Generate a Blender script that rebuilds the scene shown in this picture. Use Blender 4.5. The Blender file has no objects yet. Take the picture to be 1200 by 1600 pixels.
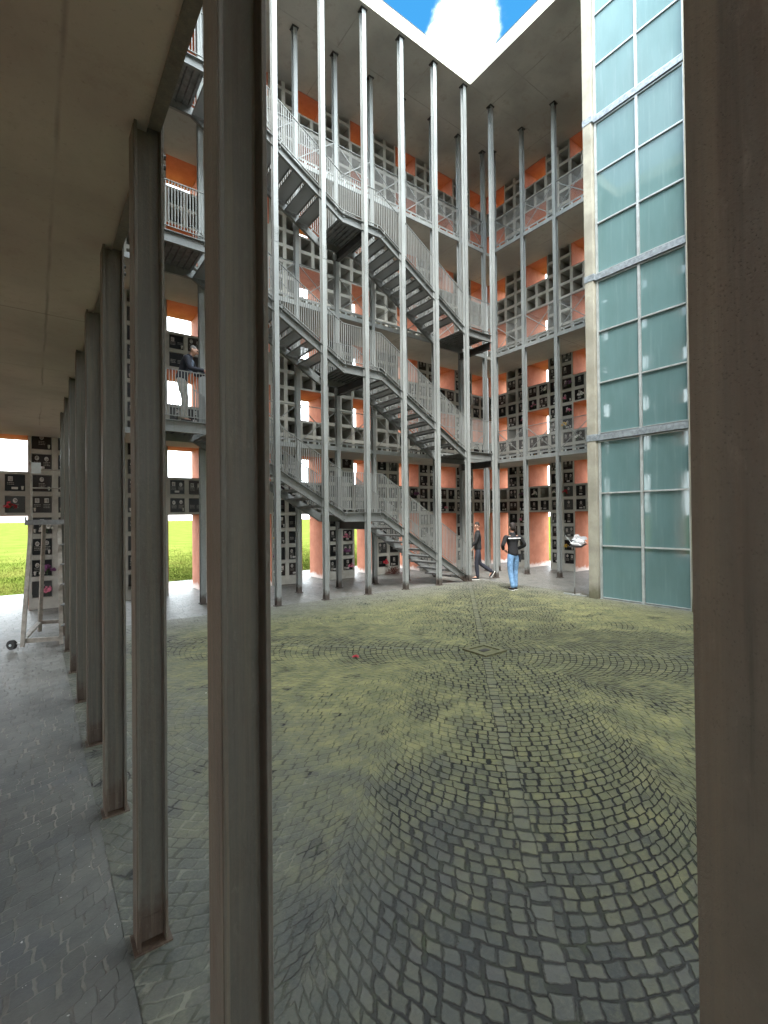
import bpy, bmesh, math, random
from mathutils import Vector, Matrix
random.seed(7)
R_ = math.radians
scene = bpy.context.scene
S = 1.2                      # metres per column module (all plan numbers below are in modules)
# ------------------------------------------------------------------ camera
CAM = (-8.57749623, -8.10521846, 1.61313441)
YAW, PIT, ROL = 0.933442358, 0.00914781937, -0.010418478
F0 = Vector((math.cos(YAW), math.sin(YAW), 0)); R0 = Vector((math.sin(YAW), -math.cos(YAW), 0)); U0 = Vector((0, 0, 1))
F2 = F0*math.cos(PIT)+U0*math.sin(PIT); U2 = U0*math.cos(PIT)-F0*math.sin(PIT)
R3 = R0*math.cos(ROL)+U2*math.sin(ROL); U3 = U2*math.cos(ROL)-R0*math.sin(ROL)
cd = bpy.data.cameras.new('camera'); cam = bpy.data.objects.new('camera', cd); scene.collection.objects.link(cam)
cd.sensor_fit = 'HORIZONTAL'; cd.sensor_width = 36; cd.lens = 739.385/1200*36
cd.clip_start = 0.02; cd.clip_end = 3000
m = Matrix((R3, U3, -F2)).transposed().to_4x4(); m.translation = Vector(CAM)*S
cam.matrix_world = m
scene.camera = cam
# ------------------------------------------------------------------ light
SUN_EL, SUN_AZ = R_(58), R_(232)      # azimuth: direction to the sun, counter-clockwise from +X
w = bpy.data.worlds.new('World'); scene.world = w; w.use_nodes = True
nt = w.node_tree; nt.nodes.clear(); N = nt.nodes.new; Lk = nt.links.new
out = N('ShaderNodeOutputWorld'); bg = N('ShaderNodeBackground'); bg.inputs['Strength'].default_value = 0.08
sky = N('ShaderNodeTexSky'); sky.sky_type = 'NISHITA'; sky.sun_disc = False
sky.sun_elevation = SUN_EL; sky.sun_rotation = math.pi/2-SUN_AZ
sky.air_density = 1.0; sky.dust_density = 0.3; sky.ozone_density = 2.2
tc = N('ShaderNodeTexCoord')
def wmath(op, a, b=None, c=None):
    n = N('ShaderNodeMath'); n.operation = op
    for i, v in enumerate((a, b, c)):
        if v is None: continue
        if isinstance(v, (int, float)): n.inputs[i].default_value = v
        else: Lk(v, n.inputs[i])
    return n.outputs[0]
def wdot(vec):
    n = N('ShaderNodeVectorMath'); n.operation = 'DOT_PRODUCT'; Lk(tc.outputs['Generated'], n.inputs[0]); n.inputs[1].default_value = Vector(vec).normalized(); return n.outputs['Value']
nz = N('ShaderNodeTexNoise'); nz.inputs['Scale'].default_value = 8.5; nz.inputs['Detail'].default_value = 9; nz.inputs['Roughness'].default_value = 0.58
Lk(tc.outputs['Generated'], nz.inputs['Vector'])
# a large clear patch in the north-east, one bright cumulus in it, broken cloud everywhere else
clear = wmath('SMOOTHSTEP', wdot((0.50, 0.44, 0.745)), 0.90, 0.965) if False else None
def sstep(v, a, b):
    n = N('ShaderNodeMapRange'); n.interpolation_type = 'SMOOTHSTEP'; Lk(v, n.inputs['Value']); n.inputs['From Min'].default_value = a; n.inputs['From Max'].default_value = b
    return n.outputs['Result']
clear = sstep(wdot((0.50, 0.44, 0.745)), 0.93, 0.985)
blob = sstep(wdot((0.510, 0.486, 0.709)), 0.9968, 0.9996)
dens = wmath('ADD', wmath('MULTIPLY_ADD', wmath('SUBTRACT', nz.outputs['Fac'], 0.5), wmath('ADD', 1.0, wmath('MULTIPLY', clear, 1.2)), 0.60), wmath('MULTIPLY', clear, -0.62))
dens = wmath('ADD', dens, wmath('MULTIPLY', blob, 0.72))
cl = sstep(dens, 0.30, 0.82)
mix = N('ShaderNodeMix'); mix.data_type = 'RGBA'
hsv = N('ShaderNodeHueSaturation'); hsv.inputs['Saturation'].default_value = 1.25; hsv.inputs['Value'].default_value = 0.42
Lk(sky.outputs[0], hsv.inputs['Color'])
cl = wmath('POWER', cl, wmath('ADD', 0.7, wmath('MULTIPLY', clear, 1.7))); veil = sstep(wdot((-0.62, 0.30, 0.72)), 0.86, 0.96); cl = wmath('MULTIPLY', cl, wmath('SUBTRACT', 1.0, wmath('MULTIPLY', veil, 0.72))); Lk(cl, mix.inputs[0]); tint = N('ShaderNodeMix'); tint.data_type = 'RGBA'; tint.blend_type = 'MULTIPLY'; Lk(clear, tint.inputs[0]); Lk(hsv.outputs[0], tint.inputs[6]); tint.inputs[7].default_value = (0.62, 1.25, 1.12, 1); Lk(tint.outputs[2], mix.inputs[6]); mix.inputs[7].default_value = (14.6, 16.1, 16.6, 1)
Lk(mix.outputs[2], bg.inputs['Color']); Lk(bg.outputs[0], out.inputs['Surface'])
sd = bpy.data.lights.new('sun', 'SUN'); sun = bpy.data.objects.new('sun', sd); scene.collection.objects.link(sun)
sd.energy = 0.9; sd.angle = R_(25); sd.color = (1, 0.97, 0.91)
sv = Vector((math.cos(SUN_EL)*math.cos(SUN_AZ), math.cos(SUN_EL)*math.sin(SUN_AZ), math.sin(SUN_EL)))
sun.rotation_euler = sv.to_track_quat('Z', 'Y').to_euler()
sun.location = (0, 0, 40)
vs = scene.view_settings; vs.view_transform = 'Standard'; vs.look = 'None'; vs.gamma = 1; vs.use_curve_mapping = False
vs.exposure = 3.34
scene.cycles.max_bounces = 10; scene.cycles.diffuse_bounces = 6
# ------------------------------------------------------------------ material helpers
class NT:
    def __init__(s, name):
        s.m = bpy.data.materials.new(name); s.m.use_nodes = True; s.t = s.m.node_tree; s.t.nodes.clear()
        s.out = s.n('ShaderNodeOutputMaterial'); s.b = s.n('ShaderNodeBsdfPrincipled'); s.l(s.b.outputs[0], s.out.inputs['Surface'])
        tcn = s.n('ShaderNodeTexCoord'); s.obj = tcn.outputs['Object']
        g = s.n('ShaderNodeNewGeometry'); s.pos = g.outputs['Position']
        oi = s.n('ShaderNodeObjectInfo'); s.rnd = oi.outputs['Random']
    def n(s, t): return s.t.nodes.new(t)
    def l(s, a, b): s.t.links.new(a, b)
    def put(s, v, sock):
        if isinstance(v, (int, float)): sock.default_value = v
        elif isinstance(v, (tuple, list)): sock.default_value = tuple(v) if len(v) != 3 or sock.type == 'VECTOR' else (*v, 1)
        else: s.l(v, sock)
    def math(s, op, a, b=None, c=None, clamp=False):
        n = s.n('ShaderNodeMath'); n.operation = op; n.use_clamp = clamp
        for i, v in enumerate((a, b, c)):
            if v is not None: s.put(v, n.inputs[i])
        return n.outputs[0]
    def add(s, a, b): return s.math('ADD', a, b)
    def sub(s, a, b): return s.math('SUBTRACT', a, b)
    def mul(s, a, b): return s.math('MULTIPLY', a, b)
    def step(s, v, a, b, lo=0.0, hi=1.0):
        n = s.n('ShaderNodeMapRange'); n.interpolation_type = 'SMOOTHSTEP'; s.put(v, n.inputs['Value'])
        n.inputs['From Min'].default_value = a; n.inputs['From Max'].default_value = b; n.inputs['To Min'].default_value = lo; n.inputs['To Max'].default_value = hi
        return n.outputs['Result']
    def noise(s, vec, scale, detail=4, rough=0.55, stretch=None, col=False):
        if stretch:
            mp = s.n('ShaderNodeMapping'); s.l(vec, mp.inputs['Vector']); mp.inputs['Scale'].default_value = stretch; vec = mp.outputs[0]
        n = s.n('ShaderNodeTexNoise'); s.put(vec, n.inputs['Vector']); n.inputs['Scale'].default_value = scale; n.inputs['Detail'].default_value = detail; n.inputs['Roughness'].default_value = rough
        return n.outputs['Color' if col else 'Fac']
    def mix(s, f, a, b, mode='MIX'):
        n = s.n('ShaderNodeMix'); n.data_type = 'RGBA'; n.blend_type = mode; s.put(f, n.inputs[0]); s.put(a, n.inputs[6]); s.put(b, n.inputs[7]); return n.outputs[2]
    def sep(s, v):
        n = s.n('ShaderNodeSeparateXYZ'); s.l(v, n.inputs[0]); return n.outputs
    def comb(s, x, y, z):
        n = s.n('ShaderNodeCombineXYZ'); s.put(x, n.inputs[0]); s.put(y, n.inputs[1]); s.put(z, n.inputs[2]); return n.outputs[0]
    def bump(s, h, strength=0.3, dist=0.02):
        n = s.n('ShaderNodeBump'); n.inputs['Strength'].default_value = strength; n.inputs['Distance'].default_value = dist; s.put(h, n.inputs['Height']); s.l(n.outputs[0], s.b.inputs['Normal'])
    def set(s, **k):
        for a, v in k.items(): s.put(v, s.b.inputs[a.replace('_', ' ')])
        return s.m
M = {}
def simple(name, col, rough=0.6, metal=0.0, var=0.25, sc=6, bump=0.0, seed_by_object=False, stretch=None):
    t = NT(name); f = t.noise(t.pos, sc, 6, 0.6, stretch=stretch)
    f = t.step(f, 0.3, 0.7)
    a = tuple(c*(1-var) for c in col); b = tuple(min(1, c*(1+var)) for c in col)
    c = t.mix(f, a, b)
    if seed_by_object: c = t.mix(t.mul(t.rnd, 0.35), c, (col[0]*.5, col[1]*.5, col[2]*.5))
    if bump: t.bump(t.noise(t.pos, sc*8, 5), bump)
    t.set(Base_Color=c, Roughness=rough, Metallic=metal); M[name] = t.m; return t.m
def mat_steel(name, col, dirt, rust=0.0, rough=0.5, metal=0.25, streak=0.75):
    t = NT(name)
    n1 = t.step(t.noise(t.pos, 3.0, 8, 0.65, stretch=(1, 1, 0.25)), 0.3, 0.72)
    n2 = t.noise(t.pos, 28, 5, 0.6)
    c = t.mix(n1, tuple(x*0.78 for x in col), tuple(x*1.1 for x in col))
    c = t.mix(t.step(n2, 0.45, 0.75, 0, 0.35), c, tuple(x*0.62 for x in col))
    spl = t.n('ShaderNodeTexVoronoi'); spl.inputs['Scale'].default_value = 55; t.l(t.pos, spl.inputs['Vector'])
    c = t.mix(t.mul(t.sep(spl.outputs['Color'])[0], 0.22), c, tuple(x*0.7 for x in col))
    st = t.noise(t.pos, 9, 6, 0.7, stretch=(3, 3, 0.12))
    c = t.mix(t.step(st, 0.52, 0.74, 0, streak), c, dirt)
    z = t.sep(t.pos)[2]
    base = t.step(t.add(z, t.mul(t.noise(t.pos, 12, 4), -0.22)), 0.0, 0.14, 0.85, 0.0)
    c = t.mix(base, c, (0.055, 0.032, 0.02))
    if rust:
        r = t.step(t.noise(t.pos, 5, 8, 0.7, stretch=(2, 2, 0.35)), 0.48, 0.72, 0, rust)
        c = t.mix(r, c, (0.068, 0.043, 0.027))
    if name in ('old_steel', 'flange_steel'):
        pit = t.n('ShaderNodeTexVoronoi'); pit.inputs['Scale'].default_value = 380; t.l(t.pos, pit.inputs['Vector'])
        pm = t.mul(t.step(t.add(pit.outputs['Distance'], t.mul(t.noise(t.pos, 90, 3), 0.25)), 0.24, 0.36, 1, 0), t.step(t.noise(t.pos, 20, 5), 0.38, 0.6))
        c = t.mix(t.mul(pm, 0.38), c, tuple(x*0.3 for x in col))
        vst = t.step(t.noise(t.pos, 22, 6, 0.7, stretch=(2, 2, 0.04)), 0.42, 0.7, 0, 0.6); c = t.mix(vst, c, tuple(x*k for x, k in zip(col, (1.5, 1.35, 1.15))))
        lt = t.step(t.noise(t.pos, 45, 6, 0.75, stretch=(1, 1, .4)), 0.55, 0.75, 0, 0.45); c = t.mix(lt, c, tuple(x*1.75 for x in col))
        wx = t.sep(t.pos); cr = t.math('ABSOLUTE', t.sub(t.add(wx[1], t.mul(t.sub(t.noise(t.pos, 5.0, 6, 0.7), 0.5), 0.05)), -8.050*S)); crm = t.step(cr, 0.0008, 0.004, 1, 0)
        if name == 'flange_steel': c = t.mix(t.mul(crm, 0.7), c, tuple(x*0.3 for x in col))
        hh = t.sub(t.mul(t.noise(t.pos, 60, 6, 0.7), 0.8), pm)
        if name == 'flange_steel': hh = t.sub(hh, crm)
        t.bump(hh, 0.45, 0.006)
    else: t.bump(t.noise(t.pos, 60, 6, 0.7), 0.12, 0.01)
    t.set(Base_Color=c, Roughness=t.step(n1, 0, 1, rough-0.08, rough+0.12), Metallic=metal); M[name] = t.m
mat_steel('stair_steel', (0.23, 0.24, 0.235), (0.12, 0.11, 0.095), streak=0.4)
mat_steel('steel', (0.335, 0.353, 0.345), (0.17, 0.155, 0.135), streak=0.4)
mat_steel('old_steel', (0.112, 0.110, 0.092), (0.055, 0.05, 0.04), 0.4, 0.5, 0.0, 0.8)
mat_steel('rail_steel', (0.29, 0.30, 0.288), (0.2, 0.19, 0.17), 0, 0.5, 0.25, 0.3)
mat_steel('flange_steel', (0.090, 0.077, 0.058), (0.032, 0.026, 0.019), 0.6, 0.6, 0.0, 0.8)
simple('dark_steel', (0.035, 0.033, 0.032), 0.5, 0.2)
simple('tread_steel', (0.18, 0.183, 0.18), 0.5, 0.3, 0.3, 9)
simple('aluminium', (0.5, 0.53, 0.53), 0.38, 0.5, 0.15, 5)
simple('band_steel', (0.29, 0.33, 0.36), 0.45, 0.4, 0.3, 14)
def mat_concrete(name, col, stain, lines=0.0, amount=0.6, big=0.55):
    t = NT(name)
    n1 = t.step(t.noise(t.pos, big, 7, 0.62), 0.33, 0.68)
    c = t.mix(n1, tuple(x*0.72 for x in col), tuple(x*1.12 for x in col))
    n2 = t.noise(t.pos, 2.2, 9, 0.72)
    c = t.mix(t.step(n2, 0.5, 0.72, 0, amount), c, stain)
    n3 = t.noise(t.pos, 40, 4, 0.7)
    c = t.mix(t.step(n3, 0.58, 0.72, 0, 0.4), c, tuple(x*0.5 for x in col))
    h = t.mul(n3, 0.5)
    if lines:
        xy = t.sep(t.pos); wob = t.mul(t.noise(t.pos, 1.5, 3), 0.05)
        for ax, per in ((0, lines), (1, lines)):
            fr = t.math('FRACT', t.add(t.mul(xy[ax], 1/per), t.mul(wob, 0.5)))
            d = t.math('ABSOLUTE', t.sub(fr, 0.5))
            ln = t.step(d, 0.0, 0.009, 1, 0)
            brk = t.step(t.noise(t.pos, 1.1, 3), 0.4, 0.6)
            c = t.mix(t.mul(t.mul(ln, brk), 0.6), c, tuple(x*0.35 for x in col))
            h = t.sub(h, t.mul(ln, 0.6))
    if name == 'pillar_concrete':
        zz = t.sep(t.pos)[2]; c = t.mix(t.step(t.add(zz, t.mul(t.noise(t.pos, 6, 4), -0.35)), -0.1, 0.22, 0.8, 0), c, (0.09, 0.085, 0.04))
    t.bump(h, 0.25, 0.012)
    t.set(Base_Color=c, Roughness=0.85); M[name] = t.m
mat_concrete('soffit_concrete', (0.43, 0.42, 0.38), (0.24, 0.21, 0.175), 2.4)
mat_concrete('gallery_soffit', (0.43, 0.415, 0.355), (0.22, 0.195, 0.155), 1.85, 0.45)
mat_concrete('fascia_concrete', (0.52, 0.50, 0.42), (0.33, 0.3, 0.23), 0, 0.4)
mat_concrete('pillar_concrete', (0.38, 0.365, 0.30), (0.24, 0.22, 0.16), 0, 0.5, 1.2)
mat_concrete('niche_concrete', (0.47, 0.455, 0.405), (0.23, 0.215, 0.18), 0, 0.5, 1.0)
mat_concrete('cap_concrete', (0.36, 0.33, 0.27), (0.2, 0.18, 0.14), 0, 0.6, 1.0)
t = NT('orange_plaster')
c = t.mix(t.step(t.noise(t.pos, 2.5, 7, 0.65), 0.3, 0.7), (0.39, 0.140, 0.076), (0.50, 0.20, 0.116))
c = t.mix(t.step(t.noise(t.pos, 9, 8, 0.7), 0.55, 0.75, 0, 0.4), c, (0.48, 0.27, 0.185))
c = t.mix(t.step(t.noise(t.pos, 7, 6, 0.7, stretch=(2, 2, 0.25)), 0.55, 0.75, 0, 0.5), c, (0.27, 0.13, 0.09))
zz = t.sep(t.pos)[2]
c = t.mix(t.step(t.add(zz, t.mul(t.noise(t.pos, 5, 4), -0.3)), -0.1, 0.04, 1, 0), c, (0.7, 0.6, 0.55))
t.bump(t.noise(t.pos, 30, 5), 0.2); t.set(Base_Color=c, Roughness=0.9); M['orange'] = t.m
t = NT('granite'); c = t.mix(t.step(t.noise(t.pos, 160, 2), 0.55, 0.75), (0.008, 0.008, 0.009), (0.024, 0.024, 0.025)); t.set(Base_Color=c, Roughness=0.28, Specular_IOR_Level=0.22); M['granite'] = t.m
t = NT('brown_granite'); c = t.mix(t.step(t.noise(t.pos, 120, 2), 0.5, 0.75), (0.022, 0.015, 0.013), (0.05, 0.034, 0.03)); t.set(Base_Color=c, Roughness=0.3, Specular_IOR_Level=0.25); M['brown_granite'] = t.m
t = NT('grey_granite'); c = t.mix(t.step(t.noise(t.pos, 120, 2), 0.5, 0.75), (0.05, 0.052, 0.05), (0.09, 0.09, 0.087)); t.set(Base_Color=c, Roughness=0.3, Specular_IOR_Level=0.25); M['grey_granite'] = t.m
simple('marble_plate', (0.52, 0.5, 0.47), 0.4, 0, 0.12, 20); simple('portrait', (0.34, 0.31, 0.28), 0.25, 0, 0.6, 22); simple('bronze_text', (0.3, 0.28, 0.25), 0.4, 0.3, 0.3, 40)
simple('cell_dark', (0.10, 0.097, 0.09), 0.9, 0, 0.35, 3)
t = NT('teal_glass')
xyz = t.sep(t.pos)
st = t.noise(t.pos, 14, 6, 0.65, stretch=(1, 1, 0.05))
sm = t.noise(t.pos, 3.0, 5, 0.6, stretch=(1, 1, 0.3))
c = t.mix(t.step(st, 0.5, 0.75, 0, 0.55), (0.135, 0.23, 0.235), (0.20, 0.305, 0.31))
c = t.mix(t.step(sm, 0.35, 0.7, 0, 0.5), c, (0.108, 0.185, 0.183))
c = t.mix(t.mul(t.rnd, 0.3), c, (0.095, 0.168, 0.175))
t.bump(t.noise(t.pos, 0.9, 2), 0.03, 0.05)
t.set(Base_Color=c, Roughness=t.step(st, 0.45, 0.8, 0.03, 0.16), Specular_IOR_Level=0.55); M['teal_glass'] = t.m
# wire mesh infill of the gallery railings
t = NT('wire_mesh'); tr = t.n('ShaderNodeBsdfTransparent'); ms = t.n('ShaderNodeMixShader'); t.set(Base_Color=(0.34, 0.34, 0.33), Roughness=0.5, Metallic=0.2)
xyz = t.sep(t.pos)
hx = t.math('ABSOLUTE', t.sub(t.math('FRACT', t.mul(t.add(xyz[0], xyz[1]), 40)), 0.5)); hz = t.math('ABSOLUTE', t.sub(t.math('FRACT', t.mul(xyz[2], 40)), 0.5))
wire = t.math('MAXIMUM', t.math('GREATER_THAN', hx, 0.445), t.math('GREATER_THAN', hz, 0.445))
t.l(wire, ms.inputs[0]); t.l(tr.outputs[0], ms.inputs[1]); t.l(t.b.outputs[0], ms.inputs[2]); t.l(ms.outputs[0], t.out.inputs['Surface']); M['wire_mesh'] = t.m
# perforated plate for treads / landings
t = NT('perforated_plate'); tr = t.n('ShaderNodeBsdfTransparent'); ms = t.n('ShaderNodeMixShader'); t.set(Base_Color=(0.29, 0.295, 0.29), Roughness=0.5, Metallic=0.2)
xyz = t.sep(t.pos); k = 1/0.036
rowi = t.math('FLOOR', t.mul(xyz[1], k)); 
px = t.sub(t.math('FRACT', t.add(t.mul(t.add(xyz[0], t.mul(xyz[2], 0.7)), k), t.mul(rowi, 0.5))), 0.5); py = t.sub(t.math('FRACT', t.mul(xyz[1], k)), 0.5)
r2 = t.add(t.mul(px, px), t.mul(py, py)); hole = t.math('LESS_THAN', r2, 0.078)
t.l(hole, ms.inputs[0]); t.l(t.b.outputs[0], ms.inputs[1]); t.l(tr.outputs[0], ms.inputs[2]); t.l(ms.outputs[0], t.out.inputs['Surface']); M['perforated'] = t.m
for nm, c_, r_ in (('skin', (0.5, 0.28, 0.2), 0.5), ('black_cloth', (0.012, 0.012, 0.014), 0.8), ('navy_cloth', (0.018, 0.02, 0.032), 0.8), ('denim', (0.16, 0.30, 0.50), 0.85),
                  ('grey_shirt', (0.15, 0.18, 0.24), 0.85), ('beige_cloth', (0.4, 0.38, 0.34), 0.85), ('hair_dark', (0.02, 0.013, 0.01), 0.7), ('hair_grey', (0.2, 0.19, 0.18), 0.7),
                  ('white_rubber', (0.75, 0.73, 0.68), 0.6), ('eye_dark', (0.01, 0.01, 0.01), 0.2), ('red_petal', (0.45, 0.02, 0.035), 0.6), ('pink_petal', (0.6, 0.17, 0.26), 0.6),
                  ('white_petal', (0.75, 0.72, 0.66), 0.6), ('yellow_petal', (0.6, 0.36, 0.04), 0.6), ('purple_petal', (0.17, 0.05, 0.14), 0.6), ('leaf', (0.04, 0.075, 0.02), 0.6), ('dry_leaf', (0.16, 0.055, 0.04), 0.7),
                  ('vase_metal', (0.45, 0.42, 0.38), 0.35), ('rubber', (0.02, 0.02, 0.02), 0.7), ('paper', (0.7, 0.7, 0.7), 0.5), ('moss_iron', (0.12, 0.118, 0.058), 0.8), ('ladder_metal', (0.30, 0.275, 0.235), 0.55), ('ladder_tread', (0.2, 0.205, 0.205), 0.5), ('blue_print', (0.3, 0.42, 0.5), 0.5)):
    simple(nm, c_, r_, 0, 0.22, 14)
# plastic sleeve
t = NT('clear_plastic'); t.set(Base_Color=(0.9, 0.92, 0.95), Roughness=0.12, Transmission_Weight=0.75, IOR=1.3); M['clear_plastic'] = t.m
# ------------------------------------------------------------------ paving
def cobble_field(t, rowv, colq, salt, joint=0.13):
    """rowv: row coordinate (1 = one row); colq: coordinate along the row (1 = one stone). returns (edge distance, random, random2)"""
    ri = t.math('FLOOR', rowv)
    wn = t.n('ShaderNodeTexWhiteNoise'); wn.noise_dimensions = '2D'; t.l(t.comb(ri, salt, 0), wn.inputs['Vector'])
    cq = t.add(colq, t.mul(wn.outputs['Value'], 7.0))
    ci = t.math('FLOOR', cq)
    fr = t.sub(t.math('FRACT', rowv), 0.5); fc = t.sub(t.math('FRACT', cq), 0.5)
    w2 = t.n('ShaderNodeTexWhiteNoise'); w2.noise_dimensions = '3D'; t.l(t.comb(ri, ci, salt), w2.inputs['Vector'])
    rc = t.sep(w2.outputs['Color'])
    jit = t.mul(t.sub(rc[1], 0.5), 0.20)
    ar = t.math('ABSOLUTE', fr); ac = t.math('ABSOLUTE', t.add(fc, jit))
    # rounded box distance from the stone's edge
    qx = t.math('MAXIMUM', t.sub(ac, 0.32), 0); qy = t.math('MAXIMUM', t.sub(ar, 0.34), 0)
    d = t.math('SQRT', t.add(t.mul(qx, qx), t.mul(qy, qy)))
    return d, rc[0], rc[2]
def paving(name, court):
    t = NT(name)
    p = t.sep(t.pos)
    wobx = t.add(t.mul(t.sub(t.noise(t.pos, 5.0, 3), 0.5), 0.06), t.mul(t.sub(t.noise(t.pos, 17.0, 2), 0.5), 0.016)); woby = t.add(t.mul(t.sub(t.noise(t.pos, 7.0, 3), 0.5), 0.05), t.mul(t.sub(t.noise(t.pos, 21.0, 2), 0.5), 0.016))
    x = t.add(t.sub(p[0], -4.27*S), wobx); y = t.add(t.sub(p[1], -4.27*S), woby)
    if court:
        k = 1/math.sqrt(2)
        a = t.mul(t.add(x, y), k); b = t.mul(t.sub(y, x), k)
        aa = t.math('ABSOLUTE', a); ab = t.math('ABSOLUTE', b)
        onA = t.math('GREATER_THAN', aa, ab)
        tt = t.math('MAXIMUM', aa, ab)
        s_ = t.add(t.mul(onA, b), t.mul(t.sub(1, onA), a))
        W, Rr = 2.1, 1.22
        lane = t.math('ROUND', t.mul(s_, 1/W)); sl = t.sub(s_, t.mul(lane, W))
        arc = t.math('SQRT', t.math('MAXIMUM', t.sub(Rr*Rr, t.mul(sl, sl)), 0.01))
        rowv = t.mul(t.sub(tt, arc), 1/0.084)
        colq = t.mul(t.math('ARCSINE', t.mul(sl, 1/Rr)), Rr/0.090)
        salt = t.add(t.mul(lane, 3.7), t.mul(onA, 11.3)); salt = t.add(salt, t.mul(t.math('SIGN', t.add(t.mul(onA, a), t.mul(t.sub(1, onA), b))), 5.1))
        d, r1, r2 = cobble_field(t, rowv, colq, salt)
        # straight spine of single stones on each diagonal
        d2, q1, q2 = cobble_field(t, t.add(t.mul(s_, 1/0.105), 0.5), t.mul(tt, 1/0.11), 91.0)
        sp = t.math('LESS_THAN', t.math('ABSOLUTE', s_), 0.0525)
        d = t.add(t.mul(sp, d2), t.mul(t.sub(1, sp), d)); r1 = t.add(t.mul(sp, q1), t.mul(t.sub(1, sp), r1)); r2 = t.add(t.mul(sp, q2), t.mul(t.sub(1, sp), r2))
        ds = t.math('ABSOLUTE', s_)
    else:
        W, Rr = 1.7, 1.12
        lane = t.math('ROUND', t.mul(t.add(x, 0.4), 1/W)); sl = t.sub(t.add(x, 0.4), t.mul(lane, W))
        arc = t.math('SQRT', t.math('MAXIMUM', t.sub(Rr*Rr, t.mul(sl, sl)), 0.01))
        d, r1, r2 = cobble_field(t, t.mul(t.add(y, arc), 1/0.092), t.mul(t.math('ARCSINE', t.mul(sl, 1/Rr)), Rr/0.10), t.add(3.0, t.mul(lane, 2.3)))
    fine = t.noise(t.pos, 55, 8, 0.7); med = t.noise(t.pos, 9, 6, 0.6); big = t.noise(t.pos, 0.55, 5, 0.6); big2 = t.noise(t.pos, 1.3, 6, 0.62)
    d = t.add(d, t.mul(t.sub(med, 0.5), 0.13))
    dn = t.add(d, t.mul(t.sub(fine, 0.5), 0.05))
    stone = t.mix(r1, (0.022, 0.026, 0.025), (0.056, 0.061, 0.057))
    stone = t.mix(t.step(r2, 0.8, 0.95, 0, 0.6), stone, (0.075, 0.074, 0.07))
    stone = t.mix(t.step(fine, 0.45, 0.7, 0, 0.4), stone, (0.098, 0.104, 0.094))
    if court:
        # wet, open, mossy joints follow the drainage diagonals; elsewhere dust and moss fill the joints flush
        n2 = t.noise(t.pos, 2.3, 6, 0.62); n3 = t.noise(t.pos, 3.2, 6, 0.65); n4 = t.noise(t.pos, 15, 5, 0.7)
        op = t.add(t.mul(t.sub(big2, 0.5), 1.9), t.add(t.mul(t.sub(n2, 0.5), 1.3), t.sub(0.54, t.mul(ds, 0.42))))
        near = t.step(t.add(p[0], p[1]), -14.8*S, -11.4*S, 0.62, 0.0)
        east = t.step(t.sub(p[0], p[1]), -0.6*S, 2.4*S, 0.0, 0.40)
        op = t.add(op, t.add(t.mul(near, t.step(t.sub(p[0], p[1]), -1.7*S, -0.2*S, 0, 1)), east))
        op = t.add(op, t.mul(t.sub(med, 0.5), 0.5))
        op = t.math('MAXIMUM', t.step(op, 0.10, 0.50), t.mul(t.step(near, 0.1, 0.45), t.step(t.sub(p[0], p[1]), -1.5*S, -0.3*S)))
        patch = t.step(t.noise(t.pos, 2.6, 3, 0.5), 0.62, 0.66)
        op = t.math('MAXIMUM', op, patch)
        sec = t.step(t.add(p[0], t.mul(p[1], 0.62)), -11.9*S, -8.0*S)     # moss film thins out towards the colonnade
        ff = t.add(t.add(t.mul(big, 0.62), t.mul(n3, 0.42)), t.add(t.mul(sec, 0.40), t.add(t.mul(t.sub(r1, 0.5), 0.14), t.add(t.mul(t.sub(n4, 0.5), 0.46), t.mul(t.sub(fine, 0.5), 0.35)))))
        film = t.step(ff, 0.30, 0.86, 0.0, 0.97)
        edge = t.math('MAXIMUM', t.step(t.add(p[1], t.mul(t.sub(n3, 0.5), 1.4)), -1.7*S, 0.1*S), t.step(t.add(p[0], t.mul(t.sub(n3, 0.5), 1.4)), -0.9*S, 0.8*S))
        film = t.mul(film, t.sub(1, t.mul(edge, 0.62)))
        film = t.mul(film, t.step(t.add(p[0], t.mul(t.sub(n3, 0.5), 1.2)), -8.5*S, -6.3*S, 0.12, 1.0))
        col_sp = sp
        mosscol = t.mix(t.step(n3, 0.3, 0.7), (0.125, 0.132, 0.055), (0.28, 0.268, 0.105))
        mosscol = t.mix(t.step(n4, 0.4, 0.7, 0, 0.6), mosscol, (0.16, 0.165, 0.115))
        flat = t.mix(t.step(fine, 0.3, 0.7), (0.052, 0.059, 0.051), (0.095, 0.101, 0.082))
        col = t.mix(t.mul(t.sub(1, op), t.step(med, 0.3, 0.7, 0.2, 0.85)), stone, flat)
        col = t.mix(t.mul(film, t.sub(1, t.mul(op, 0.32))), col, mosscol)
        col = t.mix(t.mul(edge, 0.6), col, t.mix(t.step(n4, 0.35, 0.7), (0.18, 0.176, 0.152), (0.28, 0.275, 0.24)))
        col = t.mix(t.mul(t.sub(r1, 0.5), 0.5), col, (0.05, 0.052, 0.045))
        col = t.mix(t.mul(sp, 0.16), col, (0.17, 0.17, 0.15))
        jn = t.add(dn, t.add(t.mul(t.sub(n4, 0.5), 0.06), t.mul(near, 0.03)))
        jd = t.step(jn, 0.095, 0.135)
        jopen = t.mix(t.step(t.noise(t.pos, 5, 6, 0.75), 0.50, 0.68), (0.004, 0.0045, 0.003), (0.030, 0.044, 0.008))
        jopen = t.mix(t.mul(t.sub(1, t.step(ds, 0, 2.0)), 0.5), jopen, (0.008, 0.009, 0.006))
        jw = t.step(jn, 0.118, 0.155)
        jcol = t.mix(t.step(t.noise(t.pos, 4.5, 5, 0.7), 0.46, 0.62), (0.026, 0.029, 0.016), t.mix(film, (0.16, 0.16, 0.13), (0.19, 0.19, 0.085)))
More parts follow.
